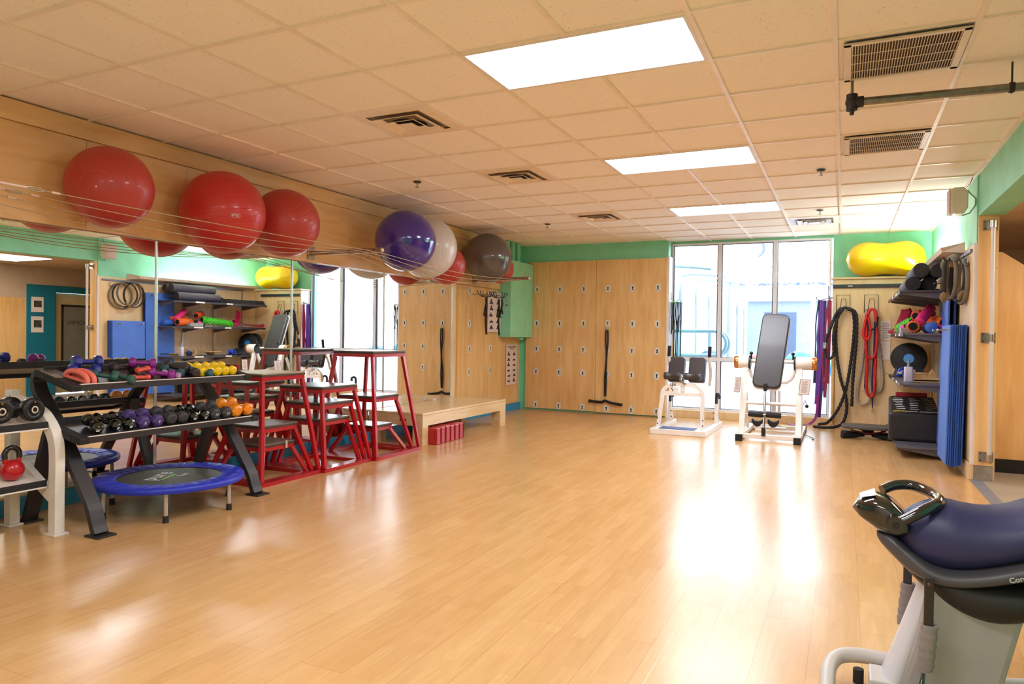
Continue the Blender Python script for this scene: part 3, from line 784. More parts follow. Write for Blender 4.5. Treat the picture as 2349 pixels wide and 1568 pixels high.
def dumbbell(name_col, col, L, R, hex_=6, rough=0.5, coat=0.0, hr=0.014, neck=None, mark=None):
    """handle along x, heads at both ends"""
    m_ = mat('dumbbell_'+name_col, col, rough, coat=coat)
    t = thing('dumbbell', 'x', 'dumbbell', (0,0,0))
    obj('handle', M().tube([(-L/2+.02,0,0),(-L/6,0,0),(0,0,0),(L/6,0,0),(L/2-.02,0,0)], [hr*1.05,hr*.95,hr*1.12,hr*.95,hr*1.05], n=12, caps=False), m_, t)
    hl = L*0.27
    for s_ in (-1, 1):
        h_ = M(); n = hex_
        prof = [(R*.55, 0), (R*.97, hl*.18), (R, hl*.3), (R, hl*.72), (R*.95, hl*.86), (R*.62, hl)]
        x0 = s_*(L/2-hl)
        vs = [(r_, z*s_) for r_, z in prof]
        h_.lathe(vs, n, (x0,0,0), 'X', smooth=(n > 10))
        o = obj('weight_head', h_, m_, t, bevel=0.004 if n < 10 else 0)
        if mark == 'bars':
            bm_ = M(); xx = s_*(L/2+.0006)
            for a_, z_, w_ in ((-.012,-.012,.024),(-.012,-.020,.020),(-.004,.010,.008)):
                bm_.add([(xx,a_,z_),(xx,a_+w_,z_),(xx,a_+w_,z_+.005),(xx,a_,z_+.005)], [(0,1,2,3)])
            obj('weight_mark', bm_, white_mark, o)
        elif mark:
            text(mark, R*(.26 if len(mark) > 3 else .6), white_mark, frame_m((s_*(L/2+.0008),0,0), (0,s_,0), (0,0,1)), 'weight_mark', o, local=True)
    return t
def dumbround(name_col, col, L, R, **k): return dumbbell(name_col, col, L, R, hex_=20, **k)
D = {
 'yellow': dumbbell('yellow', '#f2c800', 0.17, 0.039, 8, 0.28, 0.4),
 'orange': dumbbell('orange', '#ef8a10', 0.22, 0.052, 8, 0.3, 0.4),
 'black': dumbbell('shiny_black', '#0c0b0c', 0.20, 0.040, 8, 0.1, 0.8, mark='bars'),
 'purple': dumbbell('purple', '#4d3574', 0.20, 0.046, 6, 0.6, mark='8'),
 'charcoal': dumbround('charcoal', '#3a3536', 0.20, 0.043, rough=0.6),
 'charcoal10': dumbbell('charcoal_hex', '#3b3639', 0.21, 0.048, 6, 0.6, mark='10'),
 'teal': dumbbell('teal', '#24535c', 0.17, 0.034, 6, 0.5),
 'brown': dumbbell('dark_brown', '#2f2522', 0.18, 0.038, 8, 0.55),
 'magenta': dumbround('magenta', '#8a1f8a', 0.17, 0.036, rough=0.4),
 'lilac': dumbbell('lilac', '#b184ad', 0.13, 0.026, 8, 0.5),
 'blue': dumbbell('royal_blue', '#27308a', 0.19, 0.042, 8, 0.28, 0.3),
 'green': dumbround('bottle_green', '#2c5a50', 0.16, 0.030, rough=0.5),
 'coral': dumbbell('coral', '#d8503f', 0.13, 0.022, 6, 0.45),
}
tx, tz = 0.33, -0.082
ts = math.atan2(-tz, tx)
used = set()
def put(kind, shelfP, u, y, h_, label, yaw=0.0, tiltfix=0.0, grp=None):
    p = shelfP(u, h_, y)
    rot = Euler((0, ts+tiltfix, 0)).to_matrix().to_4x4()
    rot = rot @ Matrix.Rotation(yaw, 4, 'Z')
    e = rot.to_euler()
    if kind not in used:
        used.add(kind); o = D[kind]; o.location = p; o.rotation_euler = e; o['label'] = label
        if grp: o['group'] = grp
    else: o = dup(D[kind], p, e, label, grp)
    return o
UP = 'small dumbbells on the upper tray'; LO = 'dumbbells on the lower tray'
# lower tray, left to right; axis across the tray so both heads show
low = [('black',0.83,-.25,'left end of the lower tray, lying askew'),('black',0.92,.2,'second from the left on the lower tray'),('black',1.02,.1,'third from the left on the lower tray'),
       ('purple',1.13,0,'left one of the purple pair on the lower tray'),('purple',1.235,0,'right one of the purple pair on the lower tray'),
       ('charcoal',1.34,0,'left one of the charcoal round-headed pair'),('charcoal',1.435,0,'right one of the charcoal round-headed pair'),
       ('black',1.53,0,'left of the shiny pair in the middle of the lower tray'),('black',1.62,.05,'right of the shiny pair in the middle of the lower tray'),
       ('charcoal10',1.715,0,'left one of the charcoal hexagonal pair'),('charcoal10',1.815,.05,'right one of the charcoal hexagonal pair'),
       ('orange',1.915,0,'left one of the orange pair'),('orange',2.02,.08,'right one of the orange pair, at the tray end')]
nm = {'black':'shiny black dumbbell, ','purple':'purple hexagonal dumbbell, ','charcoal':'charcoal dumbbell, ','charcoal10':'charcoal dumbbell marked 10, ','orange':'orange dumbbell, '}
hh = {'black':.042,'purple':.041,'charcoal':.044,'charcoal10':.043,'orange':.050}
for k, y, yw, l in low: put(k, LP_, 0.58, y, hh[k], nm[k]+l, yw, grp=LO)
# upper tray
for k_, (y, yw) in enumerate([(1.66,.15),(1.735,.1),(1.81,0),(1.885,-.05),(1.955,0)]):
    put('yellow', TP, 0.62, y, .033, 'yellow dumbbell, %s from the left of the five yellow ones on the upper tray' % ORD[k_], yw, grp=UP)
put('brown', TP, 0.45, 1.54, .037, 'dark brown dumbbell on upper tray, left one beside the yellow ones', .35, grp=UP)
put('brown', TP, 0.70, 1.60, .037, 'dark brown dumbbell on upper tray, touching the yellow ones', -.2, grp=UP)
put('teal', TP, 0.62, 1.47, .030, 'teal dumbbell on upper tray, right of the lilac ones', .3, grp=UP)
put('teal', TP, 0.80, 1.665, .030, 'teal dumbbell end poking out in front of the yellow ones', .9, grp=UP)
put('lilac', TP, 0.80, 1.41, .024, 'pale lilac dumbbell on upper tray, right of the magenta ones', .5, grp=UP)
put('lilac', TP, 0.35, 1.30, .024, 'pale lilac dumbbell lying behind the magenta ones', 1.2, grp=UP)
put('magenta', TP, 0.80, 1.33, .034, 'magenta dumbbell lying flat in front on the upper tray', .9, grp=UP)
put('magenta', TP, 0.50, 1.25, .085, 'magenta dumbbell propped up over its neighbours', .9, -.15, grp=UP)
put('coral', TP, 0.86, 1.16, .020, 'coral dumbbell lying along the tray lip', 1.5, grp=UP)
put('coral', TP, 0.72, 1.20, .062, 'coral dumbbell propped on the other coral one', 1.9, grp=UP)
put('green', TP, 0.86, 1.03, .028, 'bottle green dumbbell with its round end facing out', .3, grp=UP)
put('green', TP, 0.72, 0.93, .030, 'bottle green dumbbell in front of the blue ones, left of two', .8, grp=UP)
put('blue', TP, 0.42, 0.86, .040, 'royal blue dumbbell lying lengthwise, front one of the blue pair', 1.45, grp=UP)
put('blue', TP, 0.25, 0.91, .082, 'royal blue dumbbell resting on top behind its twin', 1.50, grp=UP)
put('brown', TP, 0.30, 1.16, .038, 'dark brown dumbbell lying lengthwise at the back of upper tray', 1.5, grp=UP)
for k, d in D.items():
    if k not in used: bpy.data.objects.remove(d)
# coral handles
cm = mat('coral_rubber', '#ee7766', 0.5)
for k_, (y, yw) in enumerate(((0.752, 0.25), (0.80, 0.2))):
    t = thing('hand_weight', ('coral D-shaped hand weight at left end of upper tray', 'coral D-shaped hand weight just behind its twin')[k_], 'hand weight', TP(.70,.0,y), group='coral D-shaped hand weights')
    t.rotation_euler = (0, ts, yw)
    outer = [(-.080,0),( -.075,.022),(-.05,.042),(0,.050),(.05,.042),(.075,.022),(.080,0)]
    obj('grip', M().tube(bez([(a,0,b_+.012) for a,b_ in outer],3), [0.017]*19, n=12), cm, t)
    obj('bar', M().tube([(-.085,0,.014),(.085,0,.014)], 0.012, n=10), cm, t)

# ---------------------------------------------------------------- white rack at the left edge
wm = mat('rack_white_powder', '#ece2d8', 0.45, var=(10, 0.05))
wr = thing('weight_rack', 'white steel weight rack with bowed posts at the left edge', 'rack', (-0.2, 0.1, 0))
for y in (0.62, -0.62):
    pts = bez([(0.02,y,0.012),(0.02,y,0.30),(0.02,y,0.50),(-0.005,y,0.60),(-0.07,y,0.68),(-0.16,y,0.735),(-0.42,y,0.80)], 4)
    obj('front_post', M().rbar(pts, 0.030, 0.034, up=(0,1,0)), wm, wr, w=True, bevel=0.004)
    obj('rear_post', M().rbar([(-0.43,y,0.012),(-0.43,y,0.86)], 0.030, 0.034, up=(0,1,0)), wm, wr, w=True, bevel=0.004)
    obj('brace', M().rbar([(-0.42,y,0.46),(0.02,y,0.20)], 0.020, 0.030, up=(0,1,0)), wm, wr, w=True, bevel=0.003)
    for x in (0.02, -0.43):
        obj('foot_plate', M().box(x-.055, x+.055, y-.045, y+.045, 0, 0.012), wm, wr, w=True, bevel=0.002)
for z, x1, nmz in ((0.66, -0.02, 'upper_shelf'), (0.305, -0.03, 'lower_shelf')):
    m_ = M(); m_.hexa([(-0.40,-.60,z+.075),(x1,-.60,z),(x1,.585,z),(-0.40,.585,z+.075),(-0.40,-.60,z+.085),(x1,-.60,z+.01),(x1,.585,z+.01),(-0.40,.585,z+.085)])
    sh = obj(nmz, m_, wm, wr, w=True)
    obj('black_edge_strip', M().box(x1-.004, x1+.014, -.60, .585, z-.008, z+.028), rubber, sh, w=True, bevel=0.003)
    obj('cream_edge', M().box(x1-.002, x1+.010, -.60, .585, z-.018, z-.009), wm, sh, w=True)
obj('yellow_foot_pad', M().box(-0.44,-0.40,0.62,0.672,0.0005,0.012), mat('yellow_tape','#d9c62a',.5), wr, w=True)
def plate_db(y, x, label, yaw):
    z = 0.66+.075*(-x-.02)/.38+.01
    t = thing('plate_dumbbell', label, 'dumbbell', (x, y, z+.072), yaw, 'round black dumbbells on the white rack')
    bk = mat('urethane_black', '#191718', 0.35)
    obj('handle', M().tube([(-.08,0,0),(0,0,0),(.08,0,0)], [.014,.017,.014], n=14), chrome, t)
    for s_ in (-1,1):
        h_ = obj('weight_disc', M().lathe([(0.03,s_*.06),(.066,s_*.062),(.07,s_*.07),(.07,s_*.105),(.064,s_*.115),(.03,s_*.112),(0.03,s_*.108)], 32, (0,0,0), 'X'), bk, t)
        obj('end_ring', M().lathe([(.014,s_*.1155),(.021,s_*.1165),(.022,s_*.1155)], 24, (0,0,0), 'X', caps=False), mat('pale_ring', '#d9c9b5', .4), h_)
        text('8', 0.02, mat('amber_print', '#c48a2a', .5), frame_m((s_*.1162,.0,.045), (0,s_,0), (0,0,1)), 'weight_mark', h_, local=True)
    return t
plate_db(0.50, -0.14, 'round black dumbbell with steel handle at right end of white rack', 0.16)
plate_db(0.34, -0.15, 'round black dumbbell cut off by the left edge of the photo', 0.02)
kb = thing('kettlebell', 'small red kettlebell with black handle on the lower white shelf', 'kettlebell', (-0.15, 0.46, 0.348))
rr = mat('kettlebell_red', '#c3141e', 0.3, coat=0.3)
obj('bell', M().lathe([(0.0,0),(.035,0.0),(.048,.010),(.062,.035),(.066,.058),(.060,.085),(.044,.105),(.030,.115),(0.0,.118)], 28), rr, kb)
hd = bez([(0,-.036,.098),(0,-.040,.125),(0,-.040,.160),(0,-.022,.184),(0,.0,.190),(0,.022,.184),(0,.040,.160),(0,.040,.125),(0,.036,.098)],4)
obj('horn', M().tube(hd[:5], .0145, n=12).tube(hd[-5:], .0145, n=12), rr, kb)
obj('handle', M().tube(hd[4:-4], .0155, n=12), mat('black_grip_vinyl', '#151314', .25, coat=.4), kb)
kb2 = thing('kettlebell', 'dark kettlebell partly cut off at left edge on the lower white shelf', 'kettlebell', (-0.13, 0.25, 0.348))
obj('bell', M().lathe([(0.0,0),(.035,0.0),(.048,.010),(.062,.035),(.066,.058),(.060,.085),(.044,.105),(.030,.115),(0.0,.118)], 28), rubber, kb2)
obj('handle', M().tube(hd, .0145, n=12), rubber, kb2)

# ---------------------------------------------------------------- trampoline
tr = thing('mini_trampoline', 'round mini trampoline with blue padded rim under the black rack', 'trampoline', (0.035, 1.405, 0))
bl = mat('blue_vinyl_pad', '#2435b8', 0.42)
nt = bl.node_tree
def wrinkle(N=420, R0=.492, R1=.335, z0=.190, z1=.234):
    m_ = M(); vs = []; prof = [(R0-.006,z0),(R0,z0+.012),(R0,z0+.030),(R0-.010,z1-.004),(R0-.03,z1),(R0-.06,z1+.002),(R0-.10,z1),(R1+.02,z1-.002),(R1,z1-.012)]
    rnd = random.Random(3); off = [rnd.uniform(-1,1) for _ in range(N)]
    for k_, (r_, z) in enumerate(prof):
        for j in range(N):
            a = 2*PI*j/N + (0.004*off[j] if k_ > 3 else 0)
            amp = .0026 if 4 <= k_ <= 7 else .0003
            zz = z + amp*off[(j+(k_-5)*0) % N] + amp*.8*math.sin(j*0.45+k_*.4)
            vs.append((r_*math.cos(a), r_*math.sin(a), zz))
    fs = []
    for i in range(len(prof)-1):
        for j in range(N): fs.append((i*N+j, i*N+(j+1)%N, (i+1)*N+(j+1)%N, (i+1)*N+j))
    return m_.add(vs, fs, True)
obj('rim_pad', wrinkle(), bl, tr)
obj('jump_mat', M().lathe([(0.0,.218),(.35,.218)], 64), mat('black_woven_mat', '#403f3c', 0.45), tr)
obj('steel_ring', M().tube([(.462*math.cos(2*PI*i/48), .462*math.sin(2*PI*i/48), .200) for i in range(48)], .013, n=8, closed=True), steel, tr)
for k_ in range(6):
    a = math.radians(-42 + 60*k_)
    x, y = .445*math.cos(a), .445*math.sin(a)
    lg = obj('leg', M().cyl((x,y,.03), (x*.99,y*.99,.195), .0135), mat('grey_tube', '#c3b5ae', .35, metal=.5), tr)
    obj('rubber_foot', M().lathe([(.020,0),(.019,.02),(.0165,.045)], 14, (x,y,0)), rubber, lg)
jm = [o for o in tr.children if o.name.startswith('jump_mat')][0] if False else None
text('pure', .16, white_mark, frame_m((-0.075,-.045,.2195), (-.427,.904,0), (-.904,-.427,0)), 'lettering', tr, local=True, ext=0.0003, bold=.0015)
text('fun', .085, white_mark, frame_m((0.030,.085,.2195), (-.427,.904,0), (-.904,-.427,0)), 'lettering', tr, local=True, ext=0.0003)
obj('lime_underline', M().hexa([Vector((0.01,-.02,.219))+Vector((-.427,.904,0))*a*.10+Vector((-.904,-.427,0))*b_*.012+Vector((0,0,c_)) for c_ in (0,.0006) for a,b_ in ((-1,-1),(1,-1),(1,1),(-1,1))]), mat('lime_print','#8fbf5a',.5), tr)

# ---------------------------------------------------------------- plyometric boxes
pr = mat('plyo_red_enamel', '#b40f1c', 0.28, coat=0.35, var=(14, 0.12))
ptop = mat('plyo_rubber_top', '#6e6359', 0.24, bump=(160,.15), var=(30,.06))
ptop2 = mat('plyo_ply_edge', '#46362b', 0.6)
def plyo(x1, y0, y1, x0, h_, tw, td, label, r=0.0165):
    """base rectangle x0..x1, y0..y1; top rectangle tw (y) x td (x) centred"""
    cx, cy = (x0+x1)/2, (y0+y1)/2
    t = thing('plyo_box', label, 'plyometric box', (cx, cy, 0), group='nested red plyometric boxes')
    B = [(x0+r,y0+r),(x1-r,y0+r),(x1-r,y1-r),(x0+r,y1-r)]
    T = [(cx-td/2+r,cy-tw/2+r),(cx+td/2-r,cy-tw/2+r),(cx+td/2-r,cy+tw/2-r),(cx-td/2+r,cy+tw/2-r)]
    zt = h_-0.045
    br = M()
    for i in range(4):
        a, b_ = B[i], B[(i+1)%4]
        d_ = (Vector(b_)-Vector(a)).normalized()*r
        br.rbar([(a[0]-d_[0],a[1]-d_[1],r),(b_[0]+d_[0],b_[1]+d_[1],r)], r, r)
    obj('base_frame', br, pr, t, w=True, bevel=0.002)
    tp = M()
    for i in range(4):
        a, b_ = T[i], T[(i+1)%4]; d_ = (Vector(b_)-Vector(a)).normalized()*r
        tp.rbar([(a[0]-d_[0],a[1]-d_[1],zt),(b_[0]+d_[0],b_[1]+d_[1],zt)], r, r)
    obj('top_frame', tp, pr, t, w=True, bevel=0.002)
    for i in range(4):
        obj('leg', M().rbar([(B[i][0],B[i][1],2*r),(T[i][0],T[i][1],zt-r)], r, r, up=(1,0,0)), pr, t, w=True, bevel=0.002)
    obj('top_board', M().box(cx-td/2-.004,cx+td/2+.004,cy-tw/2-.004,cy+tw/2+.004,h_-.028,h_-.012), ptop2, t, w=True, bevel=0.002)
    obj('rubber_top', M().prism([(a+cx,b_+cy) for a,b_ in rrect(td+.012, tw+.012, .015)], h_-.0115, h_, 'Z'), ptop, t, w=True, bevel=0.002)
    return t
ptop_dark = ptop; ptop = mat('scuffed_tan_top', '#a8967c', 0.35, bump=(160,.15), var=(9,.14))
plyo(.150, 2.150, 2.865, -.56, .905, .50, .50, 'tall red plyometric box nearest the camera, with scuffed tan top')
ptop = ptop_dark
p1b = plyo(.110, 2.185, 2.820, -.50, .470, .40, .42, 'knee-high red plyometric box nested in the nearest tall one')
plyo(.080, 2.215, 2.785, -.46, .312, .37, .38, 'lowest red plyometric box nested in the nearest set, top patched with tape')
plyo(.180, 2.875, 3.570, -.56, .755, .50, .50, 'highest box of the middle red plyometric set')
plyo(.145, 2.910, 3.530, -.50, .605, .44, .44, 'second highest box of the middle red plyometric set')
plyo(.110, 2.945, 3.490, -.46, .452, .39, .39, 'lowest box of the middle red plyometric set')
plyo(.222, 3.580, 4.380, -.56, 1.068, .56, .50, 'tallest red plyometric box, beside the wooden platform')
plyo(.180, 3.625, 4.310, -.50, .612, .42, .44, 'middle box nested in the tallest red plyometric box')
plyo(.140, 3.665, 4.230, -.45, .310, .33, .36, 'lowest box nested in the tallest red plyometric box')
one('tape_patch', M().box(.005,.016,2.57,2.585,.255,.318), mat('cream_tape','#dccfae',.6), 'strip of cream tape on the edge of the lowest nearest plyometric box', 'tape')
# red padded blocks under the platform
rb = mat('red_vinyl_block', '#b3121f', 0.3, coat=.3, bump=(22, .6))
n_ = 6
for k_ in range(n_):
    y0 = 4.725+.105*k_
    t = thing('yoga_block', 'red vinyl block under the platform, %s' % ['nearest the camera','second from the camera','third from the camera','fourth from the camera','fifth from the camera','farthest from the camera'][k_], 'block', (.05,y0+.05,0), group='red vinyl blocks under the platform')
    obj('block', M().box(-.12,.205-.002*(k_%2),y0,y0+.097,0,.187+.003*(k_%3)), rb, t, w=True, bevel=0.008)
    obj('seam', M().tube([(.206,y0+.008,.012),(.206,y0+.008,.178)], .003, n=6).tube([(.206,y0+.089,.012),(.206,y0+.089,.178)], .003, n=6), mat('red_piping','#8d0d18',.4), t, w=True)

# ---------------------------------------------------------------- posters, hooks and straps by the far corner
pink = mat('poster_paper', '#ecd4cb', 0.5)
ink = mat('poster_ink', '#2a2430', 0.6); inkb = mat('poster_blue', '#2f3f9a', 0.6)
def poster(x, y0, y1, z0, z1, title, sub, rows, cols, label, rnd):
    t = thing('exercise_poster', label, 'poster', (x, (y0+y1)/2, (z0+z1)/2))
    obj('sheet', M().box(x-.002, x, y0, y1, z0, z1), pink, t, w=True)
    yc = (y0+y1)/2; hgt = z1-z0; W_ = y1-y0
    text(title, W_*.078, ink, frame_m((x+.0006, yc, z1-hgt*.055), (0,1,0), (0,0,1)), 'title', t, bold=.0012)
    text(sub, W_*.07, ink, frame_m((x+.0006, yc, z1-hgt*.10), (0,1,0), (0,0,1)), 'subtitle', t, bold=.0006)
    fg = M(); fb = M()
    for i in range(rows):
        for j in range(cols):
            cy = y0 + W_*(j+.5)/cols + rnd.uniform(-.01,.01); cz = z1 - hgt*(.17+.79*(i+.5)/rows)
            s_ = W_*.12
            q = [(cy-s_*1.1, cz-s_*.45),(cy+s_*1.1, cz-s_*.45),(cy+s_*1.1, cz-s_*.2),(cy-s_*1.1, cz-s_*.2)]
            fb.add([(x+.0006,a,b_) for a,b_ in q], [(0,1,2,3)])
            up_ = rnd.choice([.2,.6,.95])
            q = [(cy-s_*.9, cz-s_*.25),(cy-s_*.2, cz+s_*up_),(cy+s_*.1, cz+s_*up_),(cy+s_*.35, cz+s_*.15),(cy+s_*1.0, cz-s_*.1),(cy+s_*.9, cz-s_*.25)]
            fg.add([(x+.0008,a,b_) for a,b_ in q], [tuple(range(6))])
    obj('figures', fg, ink, t, w=True); obj('figure_mats', fb, inkb, t, w=True)
rn = random.Random(5)
poster(-0.60, 7.50, 7.98, 1.29, 1.90, 'Foam Roller Techniques', 'Upper Body', 5, 2, 'exercise poster hanging high beside the green cabinet, behind black straps', rn)
poster(-0.638, 8.25, 8.66, 0.43, 1.09, 'Foam Roller Techniques', 'Lower Body', 6, 2, 'exercise poster on the plywood below the green cabinet', rn)
def antler(x, y, z, label):
    t = thing('strap_hanger', label, 'hook', (x, y, z), group='black curved hook hangers')
    m_ = M()
    for s_ in (-1, 1):
        for q in (.45, .8, 1.15):
            m_.tube(bez([(0,0,0),(s_*.03*q,s_*.045*q,.0),(s_*.05*q,s_*.10*q,.03),(s_*.06*q,s_*.13*q,.085)],4), .0055, n=8)
    obj('prongs', m_, black, t)
    obj('wall_arm', M().tube([(0,0,0),(0,0,.03),(-(x+.62),0,.04)], .006, n=8), steel, t)
    return t
def strapset(x, y, z, L, label, fork=True):
    t = thing('suspension_strap', label, 'strap', (x, y, z), group='black suspension straps')
    st = mat('black_webbing', '#1b181a', .8)
    obj('webbing', M().rbar([(0,0,0),(.004,.006,-L*.3),(-.004,-.004,-L*.6),(.006,.01,-L)], .018, .006, up=(0,1,0)), st, t)
    obj('grip_loop', M().rbar([(0,-.01,-.10),(.0,-.055,-.22),(.0,-.06,-.27),(.0,.012,-.27)], .009, .004, up=(1,0,0)), st, t)
    return t
antler(-.38, 7.02, 1.80, 'black curved hook hanger left of the exercise poster')
antler(-.34, 7.36, 1.80, 'black curved hook hanger in front of the exercise poster')
strapset(-.38, 7.02, 1.79, .54, 'black suspension strap left of the exercise poster')
strapset(-.34, 7.36, 1.78, .54, 'black suspension strap hanging in front of the exercise poster')
strapset(-.33, 7.44, 1.78, .22, 'short black looped strap beside the longer one, over the poster edge')
one('key_ring_tags', M().tube([(-.34,7.38,1.80),(-.33,7.50,1.80),(-.32,7.58,1.79),(-.32,7.58,1.73)],.004,n=8).ball((-.32,7.56,1.70),.014,12).ball((-.32,7.60,1.70),.014,12), mat('copper_clip','#a0614a',.35,metal=.7), 'small copper coloured clips hanging beside the green cabinet', 'clip')
# tubing with bar hung on far panel
t = thing('resistance_tube', 'doubled black tube and bar hanging from a keyhole plate on far panels', 'exercise band', (.886, 8.79, 1.42))
obj('snap_hook', M().tube([(.886,8.80,1.45),(.89,8.79,1.40),(.89,8.79,1.36)], .006, n=8).tube([(.876,8.79,.27),(.878,8.79,.22)], .006, n=8), steel, t, w=True)
obj('tube', M().tube(bez([(.874,8.79,1.355),(.868,8.79,1.2),(.884,8.79,.9),(.862,8.79,.6),(.866,8.79,.285)]), .012, n=8).tube(bez([(.902,8.79,1.355),(.905,8.79,1.15),(.884,8.785,.8),(.888,8.785,.55),(.880,8.79,.285)]), .012, n=8), rubber, t, w=True)
obj('green_bead', M().ball((.902,8.785,1.35),.014,12), mat('lime_bead','#4cc23a',.4), t, w=True)
obj('bar', M().tube(bez([(.62,8.79,.20),(.80,8.79,.19),(.876,8.79,.215),(.95,8.79,.19),(1.13,8.79,.165)]), .021, n=12), rubber, t, w=True)
obj('bar_end', M().cyl((1.13,8.79,.165),(1.155,8.79,.163),.024).cyl((.60,8.79,.201),(.625,8.79,.20),.024), black, t, w=True)
# ---------------------------------------------------------------- reverse hyper / calf machine by the window
hm = thing('back_extension_machine', 'white steel bench machine with split black pads before left window', 'exercise machine', (2.43, 7.6, 0))
def wbar(name, pts, r, root, up=(0,0,1), m_=white_en, fl=1.0):
    return obj(name, M().rbar(pts, r, r*fl, up=up), m_, root, w=True, bevel=0.004)
obj('base_plate', M().box(2.07,2.78,6.93,7.22,0.0,.07), white_en, hm, w=True, bevel=0.006)
obj('side_rail', M().box(2.07,2.14,7.221,8.25,0.0,.06), white_en, hm, w=True, bevel=0.005)
obj('side_rail', M().box(2.71,2.78,7.221,8.25,0.0,.06), white_en, hm, w=True, bevel=0.005)
obj('blue_foot_mat', M().box(2.18,2.63,6.96,7.19,.0705,.076), mat('blue_grip_mat','#2b3f7a',.6), hm, w=True)
ap = [(2.135,7.12,.07),(2.165,7.12,.30),(2.19,7.12,.52),(2.225,7.12,.585),(2.29,7.12,.625),(2.38,7.12,.64),(2.50,7.12,.64),(2.60,7.12,.625),(2.67,7.12,.58),(2.705,7.12,.51),(2.70,7.12,.30),(2.705,7.12,.07)]
obj('arched_frame', M().rbar(bez(ap,3), .028, .024, up=(0,1,0)), white_en, hm, w=True, bevel=0.004)
obj('cross_bar', M().box(2.19,2.70,7.10,7.14,.49,.535), white_en, hm, w=True, bevel=0.004)
obj('pad_column', M().box(2.42,2.48,7.10,7.20,.535,.63), white_en, hm, w=True, bevel=0.003)
obj('weight_dial', M().box(2.43,2.47,7.095,7.10,.55,.60), alu, hm, w=True)
pad = mat('black_upholstery', '#3b3536', 0.33, coat=.15, bump=(90,.05))
blueb = mat('blue_vinyl_back', '#2e3f78', 0.35)
for x0, x1 in ((2.235,2.445),(2.50,2.71)):
    m_ = M(); c0 = Vector(((x0+x1)/2,7.22,.66)); 
    ux = Vector((1,0,0)); uy = Vector((0,.30,.95)).normalized(); un = Vector((0,-.95,.30)).normalized()
    # rounded slab
    sh = rrect(x1-x0, .33, .03, 4, 0, .165)
    v0 = [c0+ux*a+uy*b_ for a,b_ in sh]; v1 = [c0+ux*a+uy*b_+un*.06 for a,b_ in sh]
    n = len(sh); m_.add(v0,[tuple(range(n))]); m_.add(v1,[tuple(range(n))]); m_.add(v0+v1,[(i,(i+1)%n,n+(i+1)%n,n+i) for i in range(n)],True)
    p_ = obj('torso_pad', m_, pad, hm, w=True, bevel=0.012)
    v0 = [c0+ux*a*1.02+uy*b_-un*.012 for a,b_ in sh]; v1 = [c0+ux*a*1.02+uy*b_-un*.001 for a,b_ in sh]
    m2 = M(); m2.add(v0,[tuple(range(n))]); m2.add(v1,[tuple(range(n))]); m2.add(v0+v1,[(i,(i+1)%n,n+(i+1)%n,n+i) for i in range(n)],True)
    obj('pad_back', m2, blueb, p_, w=True)
for xc in (2.31, 2.575):
    L_ = .20; xs = [xc-L_/2+L_*k/8 for k in range(9)]
    rs = [.046,.050,.045,.040,.038,.040,.045,.050,.046]
    r_ = obj('leg_roller', M().tube([(x,7.11,.745) for x in xs], rs, n=20), pad, hm, w=True)
    obj('roller_cap', M().lathe([(0,.005),(.036,.004),(.042,0)],18,(xs[-1],7.11,.745),'X').lathe([(0,-.005),(.036,-.004),(.042,0)],18,(xs[0],7.11,.745),'X'), blueb, r_, w=True)
obj('roller_clamp', M().box(2.395,2.435,7.09,7.15,.70,.77).cyl((2.39,7.11,.74),(2.45,7.11,.74),.012), steel, hm, w=True, bevel=0.003)
obj('strap_buckle', M().tube([(2.41,7.08,.71),(2.45,7.09,.67),(2.49,7.09,.645)], .012, n=8), mat('bronze_link','#8d7a68',.4,metal=.6), hm, w=True)
for s_, x in ((-1,2.24),(1,2.76)):
    a_ = obj('handle_arm', M().tube(bez([(x-s_*.03,7.45,.62),(x,7.35,.78),(x,7.26,.92),(x,7.23,1.00)]), .019, n=12), white_en, hm, w=True)
    obj('hand_grip', M().cyl((x,7.23,1.00),(x+.008,7.22,1.135),.022), black, a_, w=True)
for x in (2.105, 2.745):
    u = obj('rear_upright', M().rbar([(x,7.95,.06),(x,7.93,.34)], .022, .022, up=(1,0,0)).rbar([(x,8.10,.06),(x,7.95,.22)], .018,.018, up=(1,0,0)), white_en, hm, w=True)
    obj('hook_grip', M().tube(bez([(x,7.93,.33),(x,7.93,.44),(x+.01,7.90,.475),(x+.045,7.88,.46),(x+.05,7.88,.41)]), .020, n=12), mat('slate_grip','#2f3440',.5), u, w=True)
bt = M()
for x in (2.10,2.745):
    for y,z in ((7.09,.12),(7.09,.19),(7.90,.13),(7.90,.21)): bt.ball((x+.032*(1 if x<2.4 else -1)*1,y,z),.009,8)
obj('bolts', bt, darkiron, hm, w=True)
text('LEX', .045, ink, frame_m((2.33,7.090,.632),(1,0,-.01),(0,0,1)), 'lettering', hm, bold=.001)
dc = M()
for a_, b_ in ((2.225,.008),(2.245,.006)): dc.add([(a_,7.098,.548),(a_+b_,7.098,.548),(a_+b_+.006,7.098,.585),(a_+.006,7.098,.585)], [(0,1,2,3)])
dc.add([(2.30,7.098,.590),(2.312,7.098,.590),(2.335,7.098,.548),(2.323,7.098,.548)], [(0,1,2,3)])
obj('dark_decal', dc, ink, hm, w=True)
dc = M().add([(2.256,7.098,.550),(2.272,7.098,.550),(2.276,7.098,.583),(2.260,7.098,.583)], [(0,1,2,3)])
obj('amber_decal', dc, mat('amber_decal','#c48d22',.5), hm, w=True)
obj('decal_plate', M().box(2.20,2.40,7.099,7.102,.537,.60), white_en, hm, w=True)

